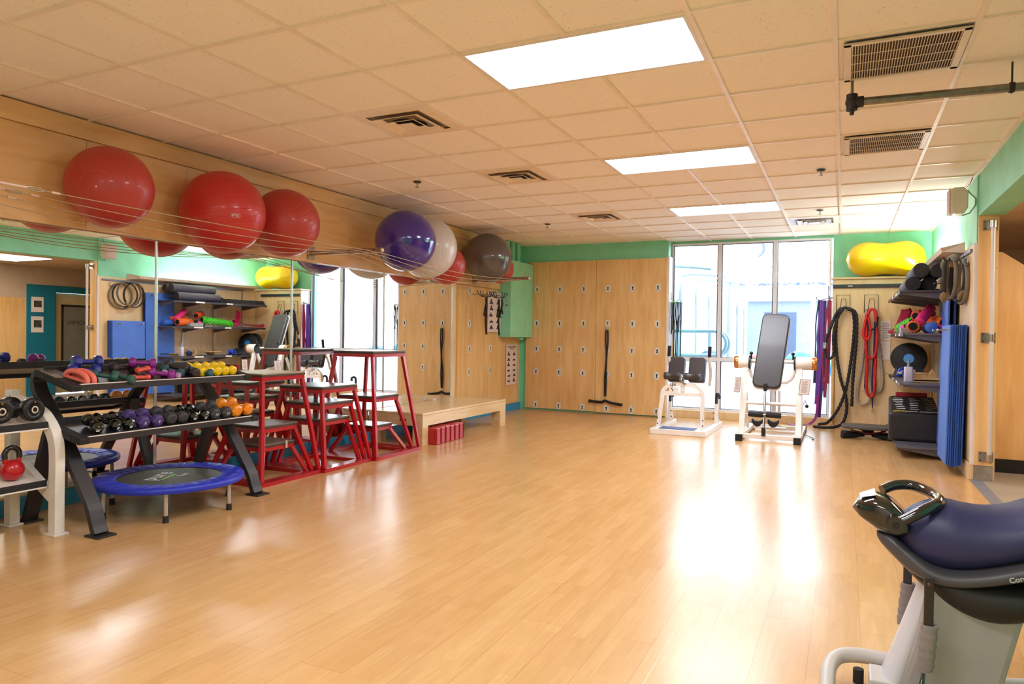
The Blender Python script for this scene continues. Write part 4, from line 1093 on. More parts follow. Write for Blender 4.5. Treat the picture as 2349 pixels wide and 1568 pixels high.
# ---------------------------------------------------------------- inversion table
iv = thing('inversion_table', 'white inversion table with long black backrest before middle window', 'exercise machine', (3.53, 7.4, 0))
ivm = mat('cream_enamel', '#f6ede4', 0.3, coat=.3)
for x in (3.185, 3.845):
    obj('base_rail', M().box(x-.035,x+.035,6.90,8.22,.02,.075), ivm, iv, w=True, bevel=0.005)
    obj('rubber_foot', M().box(x-.04,x+.04,6.84,6.90,0,.08), rubber, iv, w=True, bevel=0.004)
    obj('rubber_foot', M().box(x-.04,x+.04,8.22,8.27,0,.08), rubber, iv, w=True, bevel=0.004)
    obj('upright', M().rbar([(x,7.12,.075),(x+(.012 if x<3.5 else -.008),7.30,.90)], .034, .028, up=(1,0,0)), ivm, iv, w=True, bevel=0.004)
    obj('rear_strut', M().rbar([(x+.0,7.75,.075),(x,7.38,.80)], .018, .018, up=(1,0,0)), ivm, iv, w=True, bevel=0.003)
    obj('upright_socket', M().box(x-.045,x+.045,7.06,7.18,.07,.09), ivm, iv, w=True, bevel=0.003)
obj('base_crossbar', M().box(3.22,3.81,7.00,7.05,.02,.075), ivm, iv, w=True, bevel=0.005)
obj('base_crossbar', M().box(3.22,3.81,8.05,8.10,.02,.075), ivm, iv, w=True, bevel=0.005)
obj('cross_tube', M().cyl((3.21,7.20,.44),(3.82,7.20,.44),.022), ivm, iv, w=True)
obj('step_plate', M().box(3.36,3.66,7.72,7.80,.055,.085), ivm, iv, w=True, bevel=0.003)
# gear housings
cop = mat('copper_cover','#c98a4e',.25,metal=.8)
for x0, x1, c_ in ((3.10,3.25,-1),(3.78,4.00,1)):
    h_ = obj('pivot_housing', M().lathe([(.072,x0),(.080,x0+.01),(.080,x1-.01),(.072,x1)], 28, (0,7.32,.945), 'X'), ivm, iv, w=True)
    xe = (x0-.012, x0) if c_ < 0 else (x1, x1+.012)
    obj('copper_band', M().lathe([(.078,xe[0]-.025),(.0815,xe[0]-.02),(.0815,xe[1]+.012),(.078,xe[1]+.02)], 28, (0,7.32,.945), 'X'), cop, h_, w=True)
    xi = x1 if c_ < 0 else x0
    obj('black_disc', M().lathe([(.088,xi-.01),(.088,xi+.01)], 28, (0,7.32,.945), 'X'), black, h_, w=True)
    obj('lock_knob', M().cyl((xi-.02*c_,7.29,.99),(xi-.02*c_,7.27,1.05),.010,n=8).ball((xi-.02*c_,7.27,1.06),.022,16), black, h_, w=True)
    s = -c_
    hd_ = bez([(xi-.005*s, 7.32, .86),(xi+.03*s,7.33,.76),(xi+.10*s,7.38,.70),(xi+.17*s,7.42,.69)])
    obj('support_arm', M().tube(hd_, .020, n=12), ivm, iv, w=True)
obj('axle', M().cyl((3.25,7.36,.96),(3.78,7.36,.96),.018), ivm, iv, w=True)
# backrest, leaning back
b0, b1 = Vector((3.455,7.22,.625)), Vector((3.535,7.66,1.545))
ax = (b1-b0); Lb = ax.length; uy = ax.normalized(); ux = Vector((1,0,0)); ux = (ux-uy*ux.dot(uy)).normalized(); un = ux.cross(uy)
if un.y > 0: un = -un
def slab(sh, h0, h1, o=b0):
    m_ = M(); v0 = [o+ux*a+uy*b_+un*h0 for a,b_ in sh]; v1 = [o+ux*a+uy*b_+un*h1 for a,b_ in sh]; n = len(sh)
    m_.add(v0,[tuple(range(n))]); m_.add(v1,[tuple(range(n))]); m_.add(v0+v1,[(i,(i+1)%n,n+(i+1)%n,n+i) for i in range(n)],True); return m_
obj('backrest_pad', slab(rrect(.335, Lb, .075, 7, 0, Lb/2), 0, .055), mat('inversion_upholstery','#322c2f',.38,coat=.1), iv, w=True, bevel=0.014)
obj('backrest_shell', slab(rrect(.345, Lb+.02, .08, 7, 0, Lb/2-.006), -.018, -.001), ivm, iv, w=True, bevel=0.003)
# leg bar
lb0 = b0+uy*.05+un*.06; 
rb_ = obj('leg_bar', M().cyl((3.455,7.15,.66),(3.455,7.02,.11),.015), chrome, iv, w=True)
obj('bar_socket', M().box(3.435,3.477,7.11,7.17,.60,.69), black, rb_, w=True, bevel=0.004)
obj('bar_shoe', M().box(3.433,3.478,6.98,7.04,.06,.16), black, rb_, w=True, bevel=0.004)
obj('rear_leg_bar', M().cyl((3.535,7.30,.60),(3.545,7.34,.25),.024), alu, iv, w=True)
obj('rear_leg_bar', M().cyl((3.605,7.30,.60),(3.605,7.34,.25),.018), alu, iv, w=True)
for x0, x1 in ((3.27,3.44),(3.475,3.65)):
    obj('foam_roller', M().tube([(x0,7.06,.315),(x0+.01,7.06,.315),(x1-.01,7.06,.312),(x1,7.06,.312)], [.030,.035,.035,.030], n=18), rubber, iv, w=True)
obj('roller_axle', M().cyl((3.235,7.06,.314),(3.70,7.06,.312),.008,n=10), steel, iv, w=True)
for xc in (3.375, 3.56):
    sh = [(-.065,.045),(-.04,.025),(0,.010),(.04,.020),(.065,.045),(.06,-.005),(.03,-.045),(-.01,-.055),(-.045,-.03),(-.065,.0)]
    m_ = M().prism([(xc+a,.215+b_) for a,b_ in sh], 7.05, 7.15, 'Y')
    obj('ankle_cradle', m_, rubber, iv, w=True, bevel=0.008)
obj('cradle_pin', M().cyl((3.60,7.08,.19),(3.655,7.08,.185),.010,n=8), steel, iv, w=True)
obj('pull_knob', M().ball((3.93,7.2,.43),.022,14).tube(bez([(3.89,7.2,.44),(3.91,7.2,.50),(3.925,7.2,.45)]),.004,n=6), black, iv, w=True)
for c_, uxp, l in (((3.13,7.12,.665), Vector((.55,-.5,0)), 'placard'), ((3.905,7.14,.665), Vector((1,-.1,0)), 'placard')):
    u_ = uxp.normalized(); hw = .055 if c_[0] < 3.5 else .06; up_ = Vector((.10,0,1)).normalized(); c0 = Vector(c_)
    nrm = u_.cross(up_).normalized(); 
    if nrm.y > 0: nrm = -nrm
    m_ = M(); m_.hexa([c0+u_*a*hw+up_*b_*.095+nrm*h_ for h_ in (0,.004) for a,b_ in ((-1,-1),(1,-1),(1,1),(-1,1))])
    fr_ = obj('placard_frame', m_, mat('placard_edge','#6d6672',.5), iv, w=True)
    m_ = M(); m_.hexa([c0+u_*a*(hw-.006)+up_*b_*.088+nrm*h_ for h_ in (.0042,.005) for a,b_ in ((-1,-1),(1,-1),(1,1),(-1,1))])
    obj('placard_sheet', m_, paper, fr_, w=True)
    m_ = M()
    for k_ in range(12):
        z_ = .07-.012*k_
        m_.add([c0+u_*a+up_*(z_+b_)+nrm*.0055 for a,b_ in ((-hw*.6,-.002),(hw*(.6-.1*(k_%3)),-.002),(hw*(.6-.1*(k_%3)),.002),(-hw*.6,.002))],[(0,1,2,3)])
    obj('placard_print', m_, mat('grey_print','#8d8388',.7), fr_, w=True)
one('power_cable', M().tube(bez([(3.88,7.75,.02),(3.95,7.6,.012),(4.0,7.5,.01),(3.99,7.35,.01)]),.005,n=6), black, 'thin black cable on floor at right foot of the inversion table', 'cable')

# ---------------------------------------------------------------- wall of ropes
rw = thing('rope_wall', 'plywood boxed-out wall section carrying the battle ropes', 'wall panel', (4.77, 8.95, 0))
obj('panel_board', M().box(4.168,XR-.004,8.82,8.845,.05,2.085), ply_pale, rw, w=True, bevel=0.002)
obj('white_return', M().box(4.168,4.19,8.846,9.09,.05,2.085), white_paint, rw, w=True)
obj('top_ledge', M().box(4.150,XR-.004,8.79,9.115,2.086,2.115), birch_y, rw, w=True, bevel=0.004)
obj('black_rail', M().box(4.17,5.20,8.79,8.819,1.965,2.015), mat('dark_slate_rail','#2c2f36',.4), rw, w=True, bevel=0.006)
obj('rail_label', M().box(4.36,4.42,8.787,8.79,1.982,1.998), mat('silver_label','#b9bcc0',.4), rw, w=True)
obj('kick_board', M().box(4.168,XR-.004,8.80,8.845,0,.05), ply_pale, rw, w=True)
one('wood_pole', M().cyl((4.20,8.795,.07),(4.20,8.795,1.10),.012), mat('golden_stick','#c99a4a',.5), 'thin golden wooden stick upright at left edge of rope wall', 'stick')
# peanut ball on the ledge
pb = thing('peanut_ball', 'large yellow peanut-shaped exercise ball on the ledge', 'exercise ball', (4.82, 8.845, 2.358))
pm = vinyl('yellow_ball_vinyl', '#f6cd00', 0.3, False, .3)
prof = []
for k_ in range(41):
    x = -.49+.98*k_/40; xx = abs(x)
    r_ = .235*math.sqrt(max(0, 1-((xx-.23)/.26)**2)) if xx > .23 else .235-.022*(1+math.cos(PI*xx/.23))/2*1.0
    prof.append((max(r_,1e-5), x))
obj('ball_shell', M().lathe(prof, 48, axis='X'), pm, pb)
# hooks and ropes
def rope(pts, r, m_, sub=5, n=10, amp=.32, pitch=.06):
    P = bez(pts, sub); # twisted three-strand section
    out = M(); L = 0; K = []
    dense = [P[0]]
    for a, b_ in zip(P, P[1:]):
        d_ = (b_-a).length; k_ = max(1, int(d_/.012))
        for i in range(1, k_+1): dense.append(a.lerp(b_, i/k_))
    prev = None; rings = []; u = None
    for i, p in enumerate(dense):
        t_ = (dense[min(i+1,len(dense)-1)]-dense[max(i-1,0)]).normalized()
        if u is None: u = t_.orthogonal().normalized()
        u = (u - t_*u.dot(t_)).normalized(); v_ = t_.cross(u)
        if i: L += (p-dense[i-1]).length
        ring = []
        for j in range(n*2):
            a = 2*PI*j/(n*2); rr_ = r*(1-amp*abs(math.sin(1.5*(a + 2*PI*L/pitch/3*1.0))))
            ring.append(p+u*math.cos(a)*rr_+v_*math.sin(a)*rr_)
        rings.append(ring)
    return out.loft(rings)
ropeb = mat('black_rope','#1d1b20',.7, bump=(200,.2)); roper = mat('red_sleeve','#c9121c',.45); ropeg = mat('grey_rope','#b5aa9d',.8)
ropen = mat('navy_rope','#1c1c52',.6)
for xc, l in ((4.305,'black wire rope hook at left on the rope wall'),(4.655,'black wire rope hook at right on the rope wall')):
    m_ = M()
    m_.tube([(xc-.085,8.80,1.62),(xc-.085,8.79,1.865),(xc+.085,8.79,1.865),(xc+.085,8.80,1.62)], .005, n=6)
    m_.tube([(xc-.045,8.72,1.63),(xc-.02,8.79,1.81),(xc+.03,8.79,1.81),(xc+.045,8.72,1.63)], .005, n=6)
    one('rope_hook', m_, black, l, 'hook', 'wire rope hooks')
y = 8.74
t = thing('battle_rope', 'thick black twisted battle rope hung on left hook and trailing on floor', 'rope', (4.3, 8.74, 1.6))
def w3(pts, dy=0): return [(a, y+dy-.0*0, b_) for a, b_ in pts]
obj('rope', rope(w3([(4.01,.05),(4.06,.06)])+[(4.14,8.72,.09),(4.25,8.73,.25),(4.32,8.74,.42),(4.37,8.74,.62),(4.42,8.74,1.0),(4.45,8.74,1.4),(4.43,8.74,1.62),(4.37,8.74,1.68),(4.30,8.73,1.68),(4.24,8.73,1.62),(4.22,8.73,1.30),(4.24,8.73,1.0),(4.29,8.73,.70),(4.36,8.73,.45),(4.37,8.72,.25),(4.32,8.68,.09),(4.22,8.60,.04),(4.08,8.55,.03),(3.96,8.60,.03)], .024, ropeb), ropeb, t, w=True)
obj('rope_end', rope([(4.36,8.70,1.66),(4.42,8.69,1.66),(4.475,8.69,1.56),(4.475,8.69,1.2),(4.455,8.69,.9),(4.44,8.69,.6),(4.435,8.69,.33)], .024, ropeb), ropeb, t, w=True)
obj('rope_loop', rope([(4.30,8.69,1.66),(4.22,8.69,1.60),(4.15,8.68,1.40),(4.10,8.68,1.22),(4.085,8.68,1.08),(4.12,8.68,.99),(4.18,8.68,1.0),(4.20,8.69,1.1),(4.19,8.69,1.3),(4.24,8.69,1.55),(4.31,8.69,1.67)], .023, ropeb), ropeb, t, w=True)
obj('clamp', M().cyl((4.095,8.68,1.20),(4.085,8.68,1.12),.030), chrome, t, w=True)
def loops(root, name, pts, r, m_, **k): return obj(name, rope(pts, r, m_, **k), m_, root, w=True)
t = thing('grey_rope', 'grey twisted rope hung behind the red one', 'rope', (4.66, 8.77, 1.6))
loops(t, 'rope', [(4.60,8.77,1.67),(4.585,8.78,1.4),(4.55,8.78,.9),(4.51,8.78,.62),(4.50,8.78,.45),(4.54,8.78,.36),(4.62,8.78,.38),(4.66,8.78,.46),(4.67,8.78,.6),(4.64,8.78,.95),(4.62,8.77,1.3)], .020, ropeg)
loops(t, 'rope', [(4.70,8.77,1.67),(4.75,8.78,1.55),(4.76,8.78,1.2),(4.80,8.78,.8),(4.80,8.78,.62),(4.76,8.78,.53),(4.71,8.78,.56),(4.70,8.78,.75)], .020, ropeg)
t = thing('navy_cord', 'navy cord with snap clips hanging behind the red rope', 'rope', (4.66, 8.75, 1.6))
loops(t, 'cord', [(4.62,8.76,1.5),(4.61,8.76,1.1),(4.595,8.76,.75),(4.59,8.76,.58)], .010, ropen)
loops(t, 'cord', [(4.70,8.76,1.5),(4.695,8.76,1.1),(4.68,8.76,.7),(4.685,8.76,.5),(4.69,8.76,.32)], .010, ropen)
obj('snap_clip', M().tube([(4.59,8.755,.57),(4.58,8.755,.54),(4.60,8.755,.52),(4.605,8.755,.55)],.004,n=6,closed=True).tube([(4.69,8.755,.31),(4.68,8.755,.27),(4.70,8.755,.25),(4.70,8.755,.29)],.004,n=6,closed=True), steel, t, w=True)
t = thing('red_rope', 'bright red ribbed elastic rope looped on the right hook', 'rope', (4.66, 8.70, 1.6))
loops(t, 'rope', [(4.60,8.71,1.2),(4.605,8.71,1.5),(4.62,8.71,1.62),(4.66,8.71,1.665),(4.71,8.71,1.62),(4.725,8.71,1.4),(4.72,8.71,1.1),(4.715,8.71,.8),(4.71,8.71,.58),(4.68,8.71,.48),(4.635,8.71,.50),(4.61,8.71,.62),(4.615,8.71,.85),(4.60,8.71,1.2)], .020, roper, pitch=.02, amp=.12)
loops(t, 'rope', [(4.73,8.68,1.35),(4.725,8.68,1.15),(4.70,8.68,1.03),(4.66,8.68,1.0),(4.61,8.68,1.04),(4.595,8.68,1.2),(4.60,8.68,1.45),(4.615,8.68,1.6),(4.66,8.68,1.665),(4.70,8.68,1.62),(4.715,8.68,1.5)], .020, roper, pitch=.02, amp=.12)
loops(t, 'rope', [(4.60,8.66,1.60),(4.575,8.66,1.45),(4.56,8.66,1.35),(4.575,8.66,1.26),(4.62,8.66,1.26),(4.645,8.66,1.33),(4.64,8.66,1.42),(4.62,8.66,1.55)], .018, roper, pitch=.02, amp=.12)
obj('black_strap', M().rbar(bez([(4.60,8.65,1.52),(4.62,8.65,1.40),(4.67,8.65,1.385),(4.72,8.65,1.45),(4.735,8.66,1.56)]), .012, .004, up=(0,0,1)), rubber, t, w=True)
for x0, z0, z1, l in ((4.695,1.245,1.51,'upper'),(4.695,.98,1.235,'lower')):
    t = thing('instruction_sheet', 'white printed instruction sheet, %s of two beside the red rope' % l, 'sheet', (x0+.09,8.815,(z0+z1)/2))
    obj('paper_sheet', M().box(x0-.02,x0+.20,8.812,8.8185,z0,z1), paper, t, w=True)
    m_ = M(); rn = random.Random(3)
    for k_ in range(9):
        z_ = z1-.03-.025*k_; a = x0+.01+(.09 if l=='upper' else .0); 
        m_.box(a, a+.06+rn.uniform(0,.06), 8.8105, 8.8119, z_-.006, z_+.004)
    obj('printed_lines', m_, mat('grey_print','#8d8388',.7), t, w=True)
# bands on the window-side return
bandc = {'purple':mat('band_purple','#4b2f8c',.5),'violet':mat('band_violet','#6a3aa0',.5),'maroon':mat('band_maroon','#8c1c3c',.5),'dark':mat('band_midnight','#23204e',.5)}
bn = [('purple',4.06,1.80,.13,.030,'wide purple resistance band nearest the rope wall hook'),('dark',4.00,1.80,.62,.018,'midnight blue resistance band, leftmost of the bunch'),('violet',4.03,1.80,.32,.026,'violet resistance band in the middle of the bunch'),('maroon',4.13,1.80,.62,.028,'maroon resistance band, rightmost of the bunch'),('maroon',4.10,1.2,.42,.018,'shorter maroon resistance band below its twin')]
for k_, (c_, x, z1, z0, w_, l) in enumerate(bn):
    yy = 8.90-.012*k_
    t = thing('resistance_band', l, 'resistance band', (x, yy, z1), group='resistance bands by the window')
    x2 = x-.05*(1 if c_ != 'maroon' else .2)
    obj('band', M().rbar(bez([(x,yy,z1),(x+.005,yy,(z1+z0)/2+.2),(x-.005,yy,(z1+z0)/2-.1),(x2,yy,z0)]), w_, .003, up=(1,0,0)), bandc[c_], t, w=True)
    obj('band_return', M().rbar(bez([(x-.01,yy-.006,z1),(x-.045,yy-.006,(z1+z0)/2+.25),(x-.04,yy-.006,(z1+z0)/2),(x2-.01,yy-.006,z0)]), w_*.5, .003, up=(1,0,0)), bandc[c_], t, w=True)
t = thing('band_hook', 'black double hook carrying the resistance bands', 'hook', (4.1,8.9,1.83))
obj('prongs', M().tube([(4.17,8.9,1.84),(4.0,8.88,1.80),(3.965,8.87,1.815),(3.96,8.87,1.85)],.006,n=8).tube([(4.17,8.93,1.84),(4.13,8.87,1.80),(4.125,8.86,1.86)],.006,n=8), black, t, w=True)
one('trailing_strap', M().rbar(bez([(4.00,8.86,.45),(3.99,8.84,.20),(3.96,8.80,.10),(3.88,8.76,.035),(3.76,8.74,.025),(3.62,8.80,.02)]), .018, .003, up=(1,0,.2)), mat('magenta_strap','#8c1d72',.5), 'magenta strap trailing onto the floor below the bands', 'strap')
# black tubes with handles left of the window
t = thing('resistance_tubes_hook', 'steel hook at the left window jamb', 'hook', (1.87,9.0,1.85))
obj('prongs', M().tube([(1.863,9.0,1.88),(1.87,8.98,1.84),(1.95,8.96,1.80),(2.00,8.95,1.84)],.005,n=8).tube([(1.863,9.0,1.95),(1.87,8.985,1.88)],.004,n=8), steel, t, w=True)
gb = mat('lime_bead','#4cc23a',.4); 
for k_ in range(7):
    x = 1.875+.024*k_; yy = 8.97-.012*(k_%3); z0 = (1.30,1.36,.93,.95,.90,1.33,.94,1.30)[k_]
    t = thing('resistance_tube', 'black resistance tube at left window jamb, %s from the left' % ORD[k_], 'exercise band', (x,yy,1.80), group='black resistance tubes at the window jamb')
    obj('tube', M().tube(bez([(x,yy,1.79),(x-.004,yy,1.6),(x+.003,yy,(1.79+z0)/2),(x,yy,z0)]),.0065,n=8).tube(bez([(x+.014,yy,1.79),(x+.016,yy-.01,1.6),(x+.010,yy-.01,(1.79+z0)/2),(x+.006,yy,z0)]),.005,n=8), rubber, t, w=True)
    obj('end_bead', M().ball((x,yy,1.79),.012,10).ball((x+.004,yy,z0),.009,10), (mat('red_bead','#c23040',.4) if k_ == 4 else gb), t, w=True)
one('amber_stick', M().cyl((1.90,8.95,.55),(1.91,8.97,1.2),.011,n=10), mat('golden_stick','#c99a4a',.5), 'amber stick standing behind the bench machine at the window jamb', 'stick')
# ---------------------------------------------------------------- right wall: standards, shelves and their contents
sg = mat('shelf_grey_metal', '#6f6a70', 0.4, metal=0.4)
sgd = mat('shelf_dark_metal', '#4c474b', 0.45, metal=0.3)
for y, l in ((7.05,'slotted wall upright for the shelves, nearest the camera'),(7.75,'middle slotted wall upright for the shelves'),(8.45,'slotted wall upright for the shelves nearest the rope wall')):
    t = thing('shelf_upright', l, 'shelf upright', (5.36,y,1.1), group='slotted shelf uprights')
    obj('channel', M().box(5.352,5.367,y-.013,y+.013,.10,2.04), steel, t, w=True)
    m_ = M()
    for k_ in range(60): m_.box(5.3512,5.352,y-.005,y+.005,.14+.0315*k_,.155+.0315*k_)
    obj('slots', m_, dark, t, w=True)
SH = [(1.775,4.86,'top'),(1.325,4.90,'second'),(.795,4.88,'third'),(.125,4.86,'lowest')]
for z, xf, l in SH:
    t = thing('wall_shelf', 'grey metal wall shelf, %s of the four on the right wall' % l, 'shelf', (5.1,7.4,z), group='grey metal wall shelves')
    obj('shelf_board', M().box(xf,5.345,6.45,8.62,z-.022,z), sg if l != 'top' else sgd, t, w=True, bevel=0.003)
    obj('front_edge', M().box(xf-.008,xf-.001,6.45,8.62,z-.035,z), sgd, t, w=True)
    for y in (6.50,7.05,7.75,8.45):
        br_ = M(); br_.prism([(xf+.02,z-.023),(5.345,z-.023),(5.345,z-.11),(5.25,z-.095),(xf+.02,z-.04)], y-.004, y+.004, 'Y')
        obj('shelf_bracket', br_, sg, t, w=True)
    m_ = M(); m_.box(xf-.011,xf-.008,6.9,7.1,z-.03,z-.002); m_.box(xf-.011,xf-.008,7.6,7.75,z-.03,z-.002)
    if l != 'lowest': obj('price_strip', m_, paper, t, w=True)
foam = mat('black_foam','#2a272a',.75,bump=(180,.5)); foamside = mat('blue_grey_foam_side','#6a6b86',.6)
def roller(cx, cz, y0, y1, r, l, m_end=foam, m_side=foam, group='long black foam rollers on the top shelf', yaw=0, hollow=False, name='foam_roller'):
    t = thing(name, l, 'foam roller', (cx,(y0+y1)/2,cz), yaw, group)
    h_ = (y1-y0)/2
    obj('roller_body', M().lathe([(r-.006,-h_),(r,-h_+.006),(r,h_-.006),(r-.006,h_)],28,axis='Y'), m_side, t)
    if not hollow: obj('end_face', M().lathe([(0.0,-h_-.002),(r-.005,-h_-.001)],28,axis='Y'), m_end, t)
    return t
fs = mat('charcoal_foam_skin','#4a4854',.55)
roller(4.985,1.856,6.60,7.52,.077,'black foam roller on top shelf, lower left of the pile',m_side=fs)
roller(5.145,1.854,6.70,7.50,.075,'black foam roller on top shelf, lower right of the pile',m_side=fs)
roller(5.055,1.996,6.55,7.47,.078,'black foam roller on top shelf, upper left of the pile',m_side=fs)
roller(5.215,1.994,6.55,7.4,.074,'black foam roller on top shelf, upper right of the pile',m_side=fs)
t = thing('mat_stack', 'flat stack of dark mats on the top shelf behind the foam rollers', 'mats', (5.1,8.1,1.776))
for k_ in range(3): obj('folded_mat', M().box(4.88+.02*k_,5.30,7.62+.04*k_,8.60,1.776+.028*k_,1.803+.028*k_), foam, t, w=True, bevel=0.006)
one('blue_bolster', M().box(5.15,5.33,7.55,7.61,1.776,1.86), mat('blue_foam','#1f3fa0',.6), 'small blue foam block tucked on the top shelf beside the mats', 'foam block', bevel=0.01)
one('black_cylinder_tin', M().lathe([(0.035,0),(0.035,.10)],18,(4.96,7.57,1.776)), rubber, 'small black cylinder upright on top shelf behind the foam rollers', 'cylinder')
# second shelf
z2 = 1.326
orm = mat('orange_grid_foam','#ee6a1c',.5,bump=(60,.6)); pkm = mat('pink_foam','#e02a72',.5); lime = mat('lime_rubber','#46c81e',.4)
bluef = mat('cornflower_foam','#2f62c0',.6)
def hroller(p, d_, L, r, m_, l, ridges=0, hollow=True, bumps=0, name='massage_roller'):
    t = thing(name, l, 'massage roller', p, group=None)
    d_ = Vector(d_).normalized(); q = d_.to_track_quat('X','Z'); t.rotation_mode = 'XYZ'; t.rotation_euler = q.to_euler()
    body = M().lathe([(r*.7,-L/2),(r,-L/2),(r,L/2),(r*.7,L/2)] if hollow else [(0.001,-L/2),(r*.95,-L/2),(r,-L/2+.004),(r,L/2-.004),(r*.95,L/2),(0.001,L/2)],28,axis='X')
    obj('roller_body', body, m_, t)
    if hollow: obj('hollow_core', M().lathe([(0,-L/2-.001),(r*.72,-L/2-.001)],24,axis='X').lathe([(0,L/2+.001),(r*.72,L/2+.001)],24,axis='X'), dark, t)
    if ridges:
        m2 = M()
        for k_ in range(ridges):
            a = 2*PI*k_/ridges; m2.tube([(-L/2,r*math.cos(a),r*math.sin(a)),(L/2,r*math.cos(a),r*math.sin(a))], r*.10, n=6)
        obj('ridges', m2, m_, t)
    if bumps:
        m2 = M()
        for i in range(bumps):
            for j in range(9):
                a = 2*PI*(j+.5*(i%2))/9; m2.ball((-L/2+L*(i+.5)/bumps, r*math.cos(a), r*math.sin(a)), r*.24, 8)
        obj('knobs', m2, m_, t)
    return t
hroller((5.02,6.80,z2+.072),(.15,1,0),.33,.062,orm,'orange ribbed hollow massage roller at front of second shelf',ridges=14)
hroller((5.12,6.80,z2+.20),(.14,.33,.17),.38,.052,pkm,'hot pink smooth foam roller lying across the pile on second shelf',hollow=False)
hroller((5.16,6.62,z2+.060),(.05,1,0),.28,.057,bluef,'blue round foam roller end, low in the pile on second shelf',hollow=False)
hroller((5.26,6.86,z2+.12),(-.2,1,.05),.33,.064,orm,'orange hollow massage roller beside the hanging blue mats',ridges=12)
hroller((5.14,7.22,z2+.215),(.5,.8,.1),.33,.055,mat('deep_orange_rubber','#d8481c',.5),'knobbly deep orange massage roller at back of pile on second shelf',bumps=8)
hroller((4.99,7.50,z2+.09),(-.15,1,-.12),.62,.058,lime,'lime green knobbly massage roller along second shelf',bumps=14)
hroller((5.18,7.2,z2+.06),(.1,1,0),.34,.055,mat('dark_foam_grid','#35353c',.6),'dark grey foam roller under the lime green one',hollow=False)
pb2 = mat('pink_striped','#d23a92',.45)
t = thing('massage_ball','pink and black striped massage ball on second shelf','ball',(4.94,7.05,z2+.06))
obj('ball_shell', M().ball((0,0,0),.045,20), pb2, t)
obj('stripe', M().lathe([(.0455,-.006),(.0458,0),(.0455,.006)],20,axis='X').lathe([(.040,.022),(.037,.028)],20,axis='X'), rubber, t)
one('purple_ball', M().ball((5.26,6.60,z2+.046),.045,20), mat('purple_rubber','#a3309c',.4), 'small purple ball on second shelf next to the blue mats', 'ball')
for k_,(y_,l) in enumerate(((6.95,'yellow green tennis ball on second shelf, nearer the camera'),(7.06,'yellow green tennis ball on second shelf, farther one'))):
    one('tennis_ball', M().ball((4.97,y_+.0,z2+.034),.033,18), mat('tennis_felt','#d6e04a',.8), l, 'ball', 'tennis balls on the second shelf')
mg = mat('crimson_fabric','#b01040',.6)
t = thing('folded_band','crimson exercise band heaped at far end of second shelf','resistance band',(5.0,8.1,z2))
obj('heap', M().rbar(bez([(4.90,7.85,z2+.02),(4.95,7.95,z2+.10),(5.0,8.02,z2+.22),(5.03,8.06,z2+.30),(5.08,8.10,z2+.12),(5.05,8.3,z2+.05),(4.95,8.5,z2+.03),(4.88,8.58,z2+.05)]),.05,.005,up=(1,0,.3)), mg, t, w=True)
obj('curl', M().rbar(bez([(5.1,7.80,z2+.03),(5.08,7.86,z2+.12),(5.06,7.95,z2+.14),(5.08,8.0,z2+.08),(5.1,7.96,z2+.03)]),.04,.005,up=(1,0,0)), pkm, t, w=True)
t = thing('wire_basket','low grey wire basket on the second shelf','basket',(5.0,7.9,z2))
m_ = M(); x0,x1,y0,y1 = 4.905,5.30,7.10,8.58
for z_ in (z2+.004, z2+.035, z2+.068):
    m_.tube([(x0,y0,z_),(x1,y0,z_),(x1,y1,z_),(x0,y1,z_)],.0022,n=5,closed=True)
for k_ in range(50):
    yy = y0+(y1-y0)*k_/49; m_.tube([(x0,yy,z2+.004),(x0,yy,z2+.068)],.0013,n=4)
for k_ in range(14):
    xx = x0+(x1-x0)*k_/13; m_.tube([(xx,y0,z2+.004),(xx,y0,z2+.068)],.0013,n=4)
obj('wires', m_, steel, t, w=True)
t = thing('grey_tray','small grey plastic tray at front corner of second shelf','tray',(4.94,7.02,z2))
obj('tray_body', M().hexa([(4.90,6.83,z2+.001),(4.99,6.83,z2+.001),(4.99,7.10,z2+.001),(4.90,7.10,z2+.001),(4.89,6.82,z2+.06),(5.0,6.82,z2+.06),(5.0,7.11,z2+.06),(4.89,7.11,z2+.06)]), mat('light_grey_plastic','#a5a3a6',.5), t, w=True, bevel=0.004)
# third shelf
z3 = .796
for k_, (y_, l) in enumerate(((8.36,'large black balance disc with a blue centre leaning on third shelf'),(8.50,'large black balance disc behind the one with the blue centre'))):
    t = thing('balance_disc', l, 'balance board', (5.09,y_,z3+.212), group='black balance discs')
    t.rotation_euler = (math.radians(-8), 0, math.radians(-14 if k_ == 0 else -6))
    obj('disc_body', M().lathe([(0.001,-.028),(.19,-.028),(.205,-.018),(.208,0),(.205,.018),(.19,.028),(0.001,.028)],40,axis='Y'), rubber, t)
    if k_ == 0:
        m_ = M(); m_.add([(.064*math.cos(2*PI*i/8+.2),-.0295,.064*math.sin(2*PI*i/8+.2)) for i in range(8)],[tuple(range(8))])
        obj('blue_centre', m_, mat('azure_disc','#1f86d6',.4), t)
        m_ = M()
        for i in range(6): 
            a = 2*PI*i/6; m_.tube([(.07*math.cos(a),-.0288,.07*math.sin(a)),(.20*math.cos(a),-.0285,.20*math.sin(a))],.0015,n=4)
        obj('seams', m_, black, t)
t = thing('spray_bottle','translucent white spray bottle on the third shelf','bottle',(4.965,6.70,z3))
obj('bottle_body', M().prism([(a,b_) for a,b_ in rrect(.085,.06,.018)],0.001,.165,'Z',True), mat('milky_plastic','#cfc9d6',.3), t, bevel=0.006)
obj('nozzle', M().lathe([(.014,.165),(.016,.185),(.011,.195),(.011,.215),(.008,.245),(0.004,.255)],14), mat('pump_grey','#8d8a90',.4), t)
wo = mat('turned_wood','#c9a06a',.5)
t = thing('balance_board','round wooden balance board on the third shelf','balance board',(5.1,7.45,z3))
